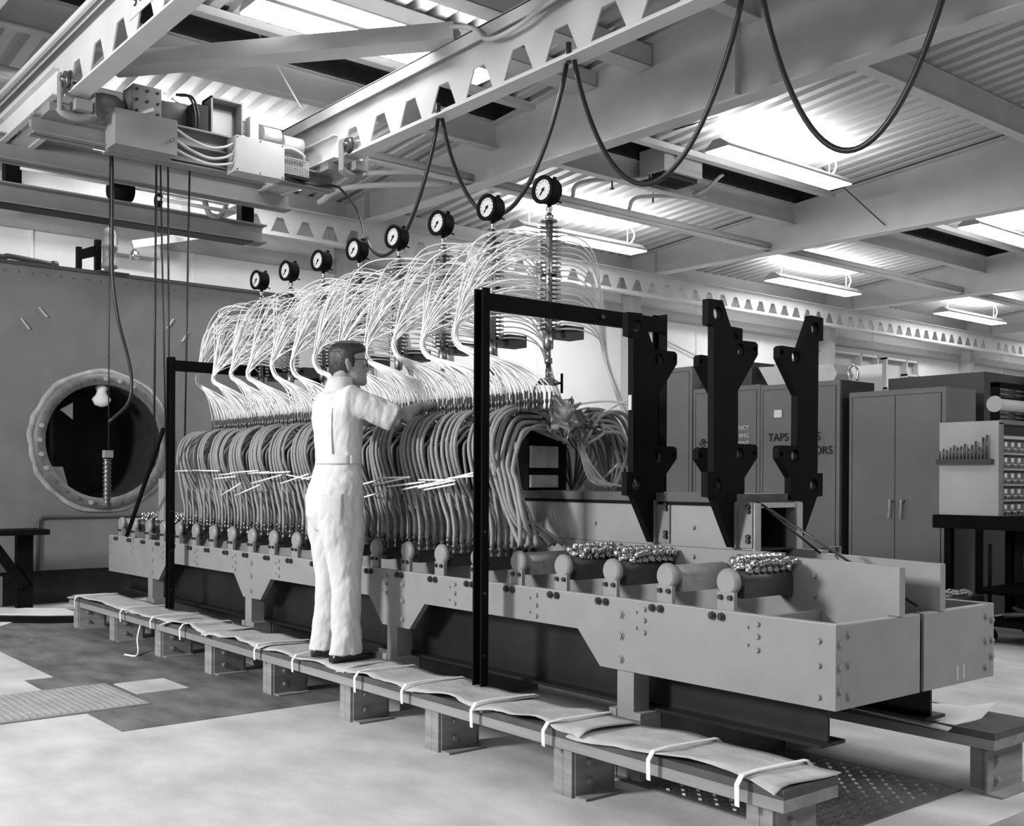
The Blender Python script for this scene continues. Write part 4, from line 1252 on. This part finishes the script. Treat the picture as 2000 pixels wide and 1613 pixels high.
tag(MB().prism([(-7.3, 2.33), (-6.5, 2.33), (-6.45, 2.42), (-6.5, 2.52), (-7.45, 2.56)], 'y', 9.6, 9.9).build('cloth_bundle', M_cover), 'pale wrapped bundle on top of the lettered cabinets', 'bundle')
tag(MB().box(-7.4, -6.55, 10.6, 10.62, 0, 2.6).build('white_board', M_wall), 'white board standing behind the cabinets', 'board')
tag(MB().tube(spline([(-6.36, 9.7, 2.34), (-6.38, 9.7, 2.44), (-6.32, 9.7, 2.5), (-6.27, 9.7, 2.44), (-6.28, 9.7, 2.34)]), .012, 6).build('wire_cage', M_chrome), 'small bright wire loop on top of the tap cabinet', 'wire')
# wall shelf cases in the distance
for i, (y0, y1, z0, z1) in enumerate(((18.75, 20.5, 3.3, 3.98), (20.8, 22.1, 3.3, 3.98))):
    t = thing('wall_case', ('left' if i == 0 else 'right') + ' one of two shallow divided cases on the far wall', 'case', (WX + .05, y0, z0))
    MB().box(WX + .02, WX + .05, y0, y1, z0, z1).build('back', M_wallg, t)
    fr_ = MB()
    for a in (y0, y0 + (y1 - y0) * .62, y1 - .04):
        fr_.box(WX + .05, WX + .2, a, a + .04, z0, z1)
    for a in (z0, z1 - .04):
        fr_.box(WX + .05, WX + .2, y0, y1, a, a + .04)
    fr_.box(WX + .05, WX + .2, y0 + (y1 - y0) * .62, y1, (z0 + z1) / 2, (z0 + z1) / 2 + .04)
    fr_.build('divider', M_wallg, t)
tag(MB().box(WX + .1, WX + .3, 14.9, 19, 3.28, 3.5).build('wall_duct', M_wallg), 'grey duct along the far wall behind the black plates', 'duct')
tag(MB().cyl((-12.6, 10.9, 2.25), (-12.6, 15.0, 2.25), .06, 8).cyl((-12.6, 10.9, 2.42), (-12.6, 15.0, 2.42), .04, 8).build('wall_pipes', M_wallg), 'grey pipes running along the wall behind the hoses', 'pipe')
tag(MB().box(-11.5, -9.6, 9.0, 9.6, 0, 1.95).build('parts_crate', mat('crate_grey', .06, .6, var=.1)), 'dark crate seen behind the rear hoses', 'crate')
# compressor cabinet with louvres
t = thing('louvred_cabinet', 'dark machine cabinet with louvres behind the wide cabinet', 'cabinet', (-5.6, 10.6, 0))
MB().box(-6.2, -5.17, 10.15, 11.3, 0, 2.38).build('body', M_cabd, t)
for c in range(2):
    for k in range(12):
        MB().box(-5.17, -5.15, 10.42 + c * .34, 10.60 + c * .34, 1.72 + k * .045, 1.735 + k * .045).build('louvre', M_cab, t)
tag(MB().box(-5.1, -4.6, 10.9, 11.6, 0, 2.46).build('grey_locker', M_cabl), 'pale ribbed locker at the right edge behind the plotter rack', 'locker')
# workbench
t = thing('workbench', 'black topped workbench at the right edge', 'workbench', (-4.2, 9.1, 0))
MB().box(-4.93, -3.0, 8.78, 10.1, .905, 1.02).build('bench_top', M_black, t)
MB().box(-4.86, -4.80, 8.85, 8.91, 0, .905).build('leg', M_black, t)
MB().box(-4.86, -4.80, 9.95, 10.01, 0, .905).build('leg', M_black, t)
MB().box(-3.1, -3.04, 8.85, 8.91, 0, .905).build('leg', M_black, t)
MB().box(-4.8, -3.0, 10.0, 10.03, .05, .905).build('back_panel', M_dark, t)
MB().box(-4.85, -3.05, 9.4, 9.9, .30, .33).build('shelf', M_black, t)
t = thing('drawer_unit', 'light grey drawer unit with small labelled drawers on the workbench', 'drawer unit', (-4.6, 8.8, 1.02))
bd_ = MB().box(-4.885, -4.36, 8.81, 9.8, 1.022, 1.82).build('body', M_cabl, t)
MB().box(-4.36, -4.33, 8.81, 9.8, 1.79, 1.825).box(-4.36, -4.33, 8.81, 8.835, 1.022, 1.8).build('face_frame', M_cab, t)
MB().box(-4.357, -4.352, 8.84, 9.78, 1.70, 1.785).build('open_slot', M_dark, t)
for r_ in range(5):
    zz = 1.56 - r_ * .131
    MB().box(-4.356, -4.350, 8.84, 9.78, zz + .088, zz + .108).build('gap', M_dark, t)
    for k in range(8):
        yy = 8.85 + k * .117
        d = MB().box(-4.36, -4.345, yy, yy + .105, zz, zz + .085).build('drawer', M_cab, t)
        MB().box(-4.345, -4.342, yy + .03, yy + .07, zz + .045, zz + .08).build('label_card', M_textw, d)
        MB().box(-4.345, -4.32, yy + .03, yy + .075, zz + .018, zz + .03).build('pull', M_cabl, d)
t = thing('drill_rack', 'dark shelf of standing drill bits on the side of the drawer unit', 'rack', (-4.7, 8.76, 1.48))
MB().box(-4.885, -4.40, 8.75, 8.808, 1.455, 1.50).build('rack_bar', M_cabd, t)
for k, h in enumerate((.07, .09, .08, .10, .12, .10, .11, .13, .09, .12, .15, .10, .18, .20)):
    tag(MB().cyl((-4.86 + k * .032, 8.775, 1.501), (-4.86 + k * .032, 8.775, 1.50 + h), .006 + h * .02, 6).build('drill_bit', M_dfit), 'steel drill bit in the rack, ' + (['first', 'second', 'third', 'fourth', 'fifth', 'sixth', 'seventh', 'eighth', 'ninth', 'tenth', 'eleventh', 'twelfth', 'thirteenth', 'fourteenth'][k] + ' from the left'), 'drill bit', 'drill bits in the rack')
# plotter / roll rack on top
t = thing('roll_rack', 'dark rack holding a white roll on top of the drawer unit', 'rack', (-4.5, 9.1, 1.83))
MB().box(-4.52, -4.46, 8.98, 9.03, 1.826, 2.15).box(-4.52, -4.46, 9.9, 9.95, 1.826, 2.15).box(-4.52, -4.46, 8.98, 9.95, 2.12, 2.16).box(-4.5, -4.47, 8.98, 9.95, 2.02, 2.035).build('rack_frame', M_black, t)
MB().cyl((-4.47, 8.96, 1.97), (-4.47, 9.9, 1.97), .05, 14).build('paper_roll', M_dial, t)
MB().lathe([(0, .07), (.015, .07)], (-4.47, 8.95, 1.97), (0, 1, 0), 16).build('roll_end', M_cabl, t)
# clutter under bench
t = thing('waste_bin', 'low bin heaped with pale scraps at the foot of the workbench', 'bin', (-4.6, 8.4, 0))
MB().box(-4.85, -4.45, 8.25, 8.75, .03, .36).build('bin_body', M_cabd, t)
cm = MB()
for i in range(40):
    a, b = U(-4.83, -4.47), U(8.27, 8.73)
    cm.beam((a, b, .36 + U(0, .03)), (a + U(-.06, .06), b + U(-.06, .06), .37 + U(0, .04)), .03, .01)
cm.build('scraps', M_cabl, t)['kind'] = 'stuff'
t = thing('shop_cart', 'dark shop cart on casters at the right edge', 'cart', (-4.0, 8.9, 0))
MB().box(-4.35, -3.3, 8.5, 9.3, .14, .19).box(-4.35, -3.3, 8.5, 9.3, .42, .45).build('tray', M_black, t)
for a, b in ((-4.3, 8.55), (-4.3, 9.25), (-3.35, 8.55)):
    MB().cyl((a, b, .14), (a, b, .8), .015, 6).build('upright', M_black, t)
    MB().cyl((a, b - .02, .06), (a, b + .02, .06), .06, 12).build('caster', M_black, t)
for i in range(16):
    a, b = U(-4.3, -3.5), U(8.55, 9.2)
    MB().beam((a, b, .2 + U(0, .04)), (a + U(-.2, .2), b + U(-.1, .1), .22 + U(0, .05)), .03, .02).build('bar_stock', M_cab, t)
tag(MB().tube(spline([(-4.25, 9.1, .5), (-4.25, 9.1, .72), (-4.2, 9.2, .80), (-4.1, 9.5, .82), (-4.05, 9.6, .75)]), .03, 8).build('hose_coil', M_cabd), 'dark hose hanging under the workbench', 'hose')

# ------------------------------------------------------------------ the man
HX, HY, HZ = -5.275, 3.07, .305


def ell(c, rx, ry, n=20, rot=0., tilt=None):
    out = []
    for k in range(n):
        a = 2 * PI * k / n
        x, y = rx * math.cos(a), ry * math.sin(a)
        out.append(Vector((c[0] + x * math.cos(rot) - y * math.sin(rot), c[1] + x * math.sin(rot) + y * math.cos(rot), c[2])))
    return out


def limb(mb, pts, n=14):
    """pts: (x,y,z,r) or (x,y,z,ra,rb)"""
    P = [Vector(p[:3]) for p in pts]
    rs = []
    for i, p in enumerate(P):
        d = (P[min(i + 1, len(P) - 1)] - P[max(i - 1, 0)]).normalized()
        a = d.cross(Vector((0, 1, .001)))
        if a.length < .2:
            a = d.cross(Vector((0, 0, 1)))
        a.normalize()
        b = d.cross(a)
        ra = pts[i][3]
        rb = pts[i][4] if len(pts[i]) > 4 else ra
        rs.append([p + a * ra * math.cos(2 * PI * k / n) + b * rb * math.sin(2 * PI * k / n) for k in range(n)])
    mb.rings(rs)


def remesh(o, vox, smooth=6, fac=.5):
    r = o.modifiers.new('join', 'REMESH')
    r.mode = 'VOXEL'
    r.voxel_size = vox
    r.use_smooth_shade = True
    s = o.modifiers.new('soft', 'SMOOTH')
    s.factor = fac
    s.iterations = smooth
    return o


man = thing('person', 'man in short-sleeved white coveralls and glasses reaching into the white tubes', 'person', (HX, HY, .29))
TW = -.14   # torso turn


def W(x, y, z):     # body frame: x to his right, y forward, z up from the bench
    c, s = math.cos(TW), math.sin(TW)
    return (HX + x * c - y * s, HY + x * s + y * c, z)


body = MB()
# skin body: torso core, legs, arms, neck, head in one remeshed surface
body.rings([ell(W(0, 0, 1.12), .13, .09), ell(W(0, -.01, 1.3), .12, .08), ell(W(0, -.01, 1.5), .14, .09), ell(W(0, -.02, 1.68), .15, .09), ell(W(0, -.02, 1.77), .12, .065), ell(W(0, -.01, 1.80), .062, .06), ell(W(0, .01, 1.87), .056, .058), ell(W(0, .025, 1.92), .054, .056)])
hc = Vector(W(0, .055, 1.955))
HT = TW - .36   # head turned a little to his right
hd = []
for z, fx, rx, f, b in ((-.125, .04, .028, .045, .03), (-.11, .03, .045, .068, .055), (-.09, .02, .055, .078, .075), (-.06, .01, .063, .084, .09), (-.03, 0, .068, .088, .097), (0, 0, .072, .088, .102), (.03, 0, .074, .090, .104), (.06, 0, .071, .085, .098), (.085, -.003, .060, .068, .085), (.103, -.005, .042, .045, .06), (.111, -.005, .02, .02, .03)):
    ring = []
    for k in range(24):
        a = 2 * PI * k / 24
        x = rx * math.cos(a)
        y = (f if math.sin(a) > 0 else b) * math.sin(a) + fx
        ring.append(Vector((hc.x + x * math.cos(HT) - y * math.sin(HT), hc.y + x * math.sin(HT) + y * math.cos(HT), hc.z + z)))
    hd.append(ring)
body.rings(hd)


def Hd(x, y, z):
    return (hc.x + x * math.cos(HT) - y * math.sin(HT), hc.y + x * math.sin(HT) + y * math.cos(HT), hc.z + z)


limb(body, [Hd(0, .078, .022) + (.013,), Hd(0, .092, .0) + (.013,), Hd(0, .103, -.022) + (.014,), Hd(0, .098, -.036) + (.014,), Hd(0, .080, -.044) + (.012,)], 10)   # nose
limb(body, [Hd(-.02, .084, -.060) + (.007,), Hd(0, .091, -.060) + (.009,), Hd(.02, .084, -.060) + (.007,)], 8)                       # upper lip
limb(body, [Hd(-.018, .083, -.073) + (.007,), Hd(0, .089, -.073) + (.009,), Hd(.018, .083, -.073) + (.007,)], 8)                     # lower lip
limb(body, [Hd(-.015, .075, -.105) + (.016,), Hd(0, .082, -.103) + (.018,), Hd(.015, .075, -.105) + (.016,)], 8)                       # chin
limb(body, [Hd(-.035, .072, .030) + (.008,), Hd(0, .084, .028) + (.008,), Hd(.035, .072, .030) + (.008,)], 8)                         # brow
for s in (-1, 1):                                                                                                                     # ears
    limb(body, [Hd(s * .070, -.005, -.045) + (.006, .009), Hd(s * .077, -.008, -.03) + (.008, .012), Hd(s * .082, -.014, -.005) + (.008, .018), Hd(s * .080, -.014, .018) + (.006, .013)], 8)
# legs inside the trousers
for s, fx, fy in ((-1, -.12, -.02), (1, .10, .02)):
    limb(body, [W(s * .075, 0, 1.15) + (.08,), W(s * .085, 0, 1.0) + (.075,), W(s * .08 + fx * .2, .01, .75) + (.055,), W(s * .06 + fx * .5, .0, .55) + (.05,), W(fx + s * .0, fy, .36) + (.038,)])
# arms
sh = Vector(W(.175, -.01, 1.735))
el = Vector((-4.985, 3.265, 1.635))
wr = Vector((-5.045, 3.455, 1.722))
limb(body, [tuple(sh) + (.055,), tuple(sh.lerp(el, .5)) + (.048,), tuple(el) + (.041,), tuple(el.lerp(wr, .35)) + (.042,), tuple(el.lerp(wr, .8)) + (.031, .028), tuple(wr) + (.030, .022)])
shl = Vector(W(-.175, -.01, 1.735))
ell_ = Vector((-5.52, 3.28, 1.62))
wrl = Vector((-5.46, 3.48, 1.71))
limb(body, [tuple(shl) + (.055,), tuple(shl.lerp(ell_, .5)) + (.048,), tuple(ell_) + (.041,), tuple(ell_.lerp(wrl, .35)) + (.042,), tuple(wrl) + (.030, .022)])
# hands, palm and five fingers closing on the tube nuts
for w0, dirv, sd in ((wr, Vector((-.12, .99, .08)).normalized(), 1), (wrl, Vector((.12, .99, .08)).normalized(), -1)):
    lat = dirv.cross(Vector((0, 0, 1))).normalized() * sd      # away from the thumb side
    pc_ = w0 + dirv * .05
    limb(body, [tuple(w0) + (.027, .023), tuple(pc_) + (.041, .023), tuple(w0 + dirv * .088) + (.041, .019)], 12)
    for k, (ln, off) in enumerate(((.068, -.030), (.078, -.010), (.073, .010), (.058, .029))):
        b0 = w0 + dirv * .075 + lat * off
        m1 = b0 + dirv * ln * .48 + Vector((0, 0, .002 - .004 * k))
        m2 = m1 + dirv * ln * .22 + Vector((0, 0, -.026))
        m4 = m2 - dirv * .004 + Vector((0, 0, -.026))
        limb(body, [tuple(b0) + (.0095,), tuple(m1) + (.0088,), tuple(m2) + (.008,), tuple(m4) + (.0065,)], 8)
    tb = w0 + dirv * .025 - lat * .028
    limb(body, [tuple(tb) + (.013,), tuple(tb + dirv * .035 - lat * .022 + Vector((0, 0, -.006))) + (.011,), tuple(tb + dirv * .068 - lat * .014 + Vector((0, 0, -.016))) + (.008,)], 8)
bo = body.build('body', M_skin, man)
remesh(bo, .0058, 3, .4)
# coverall
cv = MB()
cv.rings([ell(W(0, -.02, 1.02), .150, .125, 24), ell(W(0, -.030, 1.10), .180, .155, 24), ell(W(0, -.030, 1.20), .184, .155, 24), ell(W(0, -.018, 1.31), .172, .130, 24), ell(W(0, -.010, 1.405), .160, .112, 24), ell(W(0, -.009, 1.44), .162, .111, 24), ell(W(0, -.012, 1.55), .170, .122, 24), ell(W(0, -.018, 1.66), .186, .125, 24), ell(W(0, -.020, 1.73), .182, .108, 24), ell(W(0, -.018, 1.775), .135, .085, 24), ell(W(0, -.012, 1.795), .085, .066, 24), ell(W(0, -.006, 1.815), .058, .052, 24)])
limb(cv, [tuple(Vector(W(.10, -.01, 1.72))) + (.085, .075), tuple(sh) + (.082, .078), tuple(sh.lerp(el, .35)) + (.078, .072), tuple(sh.lerp(el, .72)) + (.080, .072), tuple(sh.lerp(el, .93)) + (.084, .074)], 20)
limb(cv, [tuple(Vector(W(-.10, -.01, 1.72))) + (.085, .075), tuple(shl) + (.082, .078), tuple(shl.lerp(ell_, .35)) + (.078, .072), tuple(shl.lerp(ell_, .72)) + (.080, .072), tuple(shl.lerp(ell_, .93)) + (.084, .074)], 20)
FTL = Vector((-5.40, 3.055, 0))
FTR = Vector((-5.165, 3.05, 0))
for s, ft in ((-1, FTL), (1, FTR)):
    top = Vector(W(s * .078, -.028, 1.14))
    pts = []
    for z, r, rb in ((1.14, .098, .135), (1.02, .100, .136), (.90, .091, .112), (.78, .081, .092), (.66, .074, .082), (.54, .073, .084), (.44, .074, .088), (.36, .075, .094), (.335, .075, .096)):
        q = (1.14 - z) / .8
        p = top.lerp(Vector((ft.x, ft.y, 0)), q)
        bend = .015 * math.sin(q * PI)
        pts.append((p.x + .006 * math.sin(z * 30 + s), p.y + bend, z, r, rb))
    rs = [ell((p[0], p[1], p[2]), p[3], p[4], 22) for p in pts]
    cv.rings(rs)
co_ = cv.build('coverall', M_cloth, man)
remesh(co_, .0085, 5, .5)
tx = bpy.data.textures.new('folds', 'CLOUDS')
tx.noise_scale = .11
tx.noise_depth = 1
dp = co_.modifiers.new('folds', 'DISPLACE')
dp.texture = tx
dp.strength = .009
dp.mid_level = .5
dp.texture_coords = 'LOCAL'
fe = bpy.data.objects.new('fold_direction', None)
C.objects.link(fe)
fe.parent = man
fe.location = (0, 0, 1)
fe.rotation_euler = (.25, .50, .3)
fe.scale = (1, 1, 5)
fe.empty_display_size = .05
tx2 = bpy.data.textures.new('creases', 'CLOUDS')
tx2.noise_scale = .040
tx2.noise_depth = 1
dp2 = co_.modifiers.new('creases', 'DISPLACE')
dp2.texture = tx2
dp2.strength = .012
dp2.mid_level = .5
dp2.texture_coords = 'OBJECT'
dp2.texture_coords_object = fe


def torso_r(z):
    T = [(1.02, .152, .138), (1.10, .181, .174), (1.20, .185, .174), (1.31, .173, .138), (1.405, .161, .114), (1.44, .163, .112), (1.55, .172, .122), (1.66, .186, .125), (1.73, .182, .108)]
    for (a, b, c), (d, e, f) in zip(T, T[1:]):
        if a <= z <= d:
            t_ = (z - a) / (d - a)
            return b + (e - b) * t_, c + (f - c) * t_
    return T[-1][1:]


def patch(a0, a1, zf, off, n=10, m=8):
    """thin cloth patch that follows the torso; angles in degrees (270 = middle of the back)"""
    mb = MB()
    for q in (0, 1):
        for i in range(n + 1):
            for j in range(m + 1):
                a = math.radians(a0 + (a1 - a0) * i / n)
                lo, hi = zf(i / n)
                z = lo + (hi - lo) * j / m
                rx, ry = torso_r(z)
                o_ = off - q * .012
                mb.v.append(W((rx + o_) * math.cos(a), -.01 + (ry + o_) * math.sin(a), z))
    k = m + 1
    N = (n + 1) * k
    for i in range(n):
        for j in range(m):
            b = i * k + j
            mb.smooth.add(len(mb.f))
            mb.f.append((b, b + k, b + k + 1, b + 1))
            mb.f.append((N + b, N + b + 1, N + b + k + 1, N + b + k))
    for i in range(n):
        for j in (0, m):
            b = i * k + j
            mb.f.append((b, b + k, N + b + k, N + b))
    for j in range(m):
        for i in (0, n):
            b = i * k + j
            mb.f.append((b, b + 1, N + b + 1, N + b))
    return mb


patch(0, 360, lambda t: (1.385, 1.432), .005, 40, 4).build('waistband', M_cloth, man)
patch(304, 344, lambda t: (1.085 - .03 * math.sin(t * PI), 1.215 + .008 * t), .010).build('back_pocket', M_cloth, man)
patch(312, 313.2, lambda t: (1.44, 1.69), .002, 2, 10).build('back_seam', M_cloth, man)
patch(232, 233.2, lambda t: (1.44, 1.69), .002, 2, 10).build('back_seam', M_cloth, man)
c_ = MB().rings([ell(W(0, -.012, 1.785), .098, .080, 24), ell(W(0, -.008, 1.825), .078, .075, 24), ell(W(0, .004, 1.872), .067, .070, 24), ell(W(0, .004, 1.871), .062, .065, 24), ell(W(0, -.004, 1.81), .062, .058, 24)], close=False)
c_.build('collar', M_cloth, man)
# hair: cap over skull, back and sides
hr = MB()
rings_ = []
for z, f, b, rx in ((-.088, -.052, .088, .058), (-.06, -.035, .104, .068), (-.03, -.018, .113, .0755), (0, -.004, .118, .081), (.03, .020, .120, .083), (.055, .085, .118, .081), (.08, .098, .110, .075), (.105, .085, .092, .062), (.122, .055, .062, .040), (.128, .02, .03, .02)):
    ring = []
    for k in range(28):
        a = 2 * PI * k / 28
        y = (f if math.sin(a) > 0 else b) * math.sin(a) * (1 if f > 0 or math.sin(a) <= 0 else 1)
        x = rx * math.cos(a)
        ring.append(Vector(Hd(x, y - .004, z)))
    rings_.append(ring)
hr.rings(rings_)
for s in (-1, 1):
    limb(hr, [Hd(s * .072, .012, .03) + (.010, .018), Hd(s * .073, .016, 0) + (.007, .012), Hd(s * .070, .016, -.028) + (.004, .008)], 8)
ho = hr.build('hair', M_hair, man)
remesh(ho, .006, 3)
tx3 = bpy.data.textures.new('hair', 'CLOUDS')
tx3.noise_scale = .03
d3 = ho.modifiers.new('strands', 'DISPLACE')
d3.texture = tx3
d3.strength = .003
d3.texture_coords = 'LOCAL'
gl_ = MB()
for s in (-1, 1):
    gl_.tube([Hd(s * .078, -.012, .012), Hd(s * .078, .05, .016), Hd(s * .070, .098, .016)], .0022, 5)
    gl_.tube([Hd(s * .035 + .028 * math.cos(a), .102 + .0 * s - .008 * abs(math.cos(a)), .002 + .022 * math.sin(a)) for a in [2 * PI * k / 14 for k in range(15)]], .0022, 5)
gl_.tube([Hd(-.008, .104, .008), Hd(.008, .104, .008)], .002, 5)
gl_.build('glasses', M_black, man)
ey = MB()
for s in (-1, 1):
    ey.lathe([(-.006, .002), (-.004, .008), (0, .010), (.004, .008), (.006, .002)], Hd(s * .032, .080, .003), (0, 1, 0), 10)
ey.build('eyes', M_dial, man)
for ft, a in ((FTL + Vector((0, -.07, 0)), .35), (FTR + Vector((0, -.075, 0)), -.02)):
    sd = MB()
    c, s_ = math.cos(a), math.sin(a)

    def S(x, y, z):
        return Vector((ft.x + x * c + y * s_, ft.y - x * s_ + y * c, z))
    sec = [(-.02, .025, .035), (.0, .036, .07), (.06, .038, .085), (.12, .044, .07), (.18, .046, .055), (.23, .038, .045), (.262, .018, .03)]
    rs = []
    for y, wd, h in sec:
        ring = []
        for k in range(14):
            an = 2 * PI * k / 14
            zz = math.sin(an)
            ring.append(S(wd * math.cos(an), y, .298 + max(0, h * (.5 + .5 * zz)) if zz > -.5 else .298))
        rs.append(ring)
    sd.rings(rs)
    sd.build('shoe', M_shoe, man)
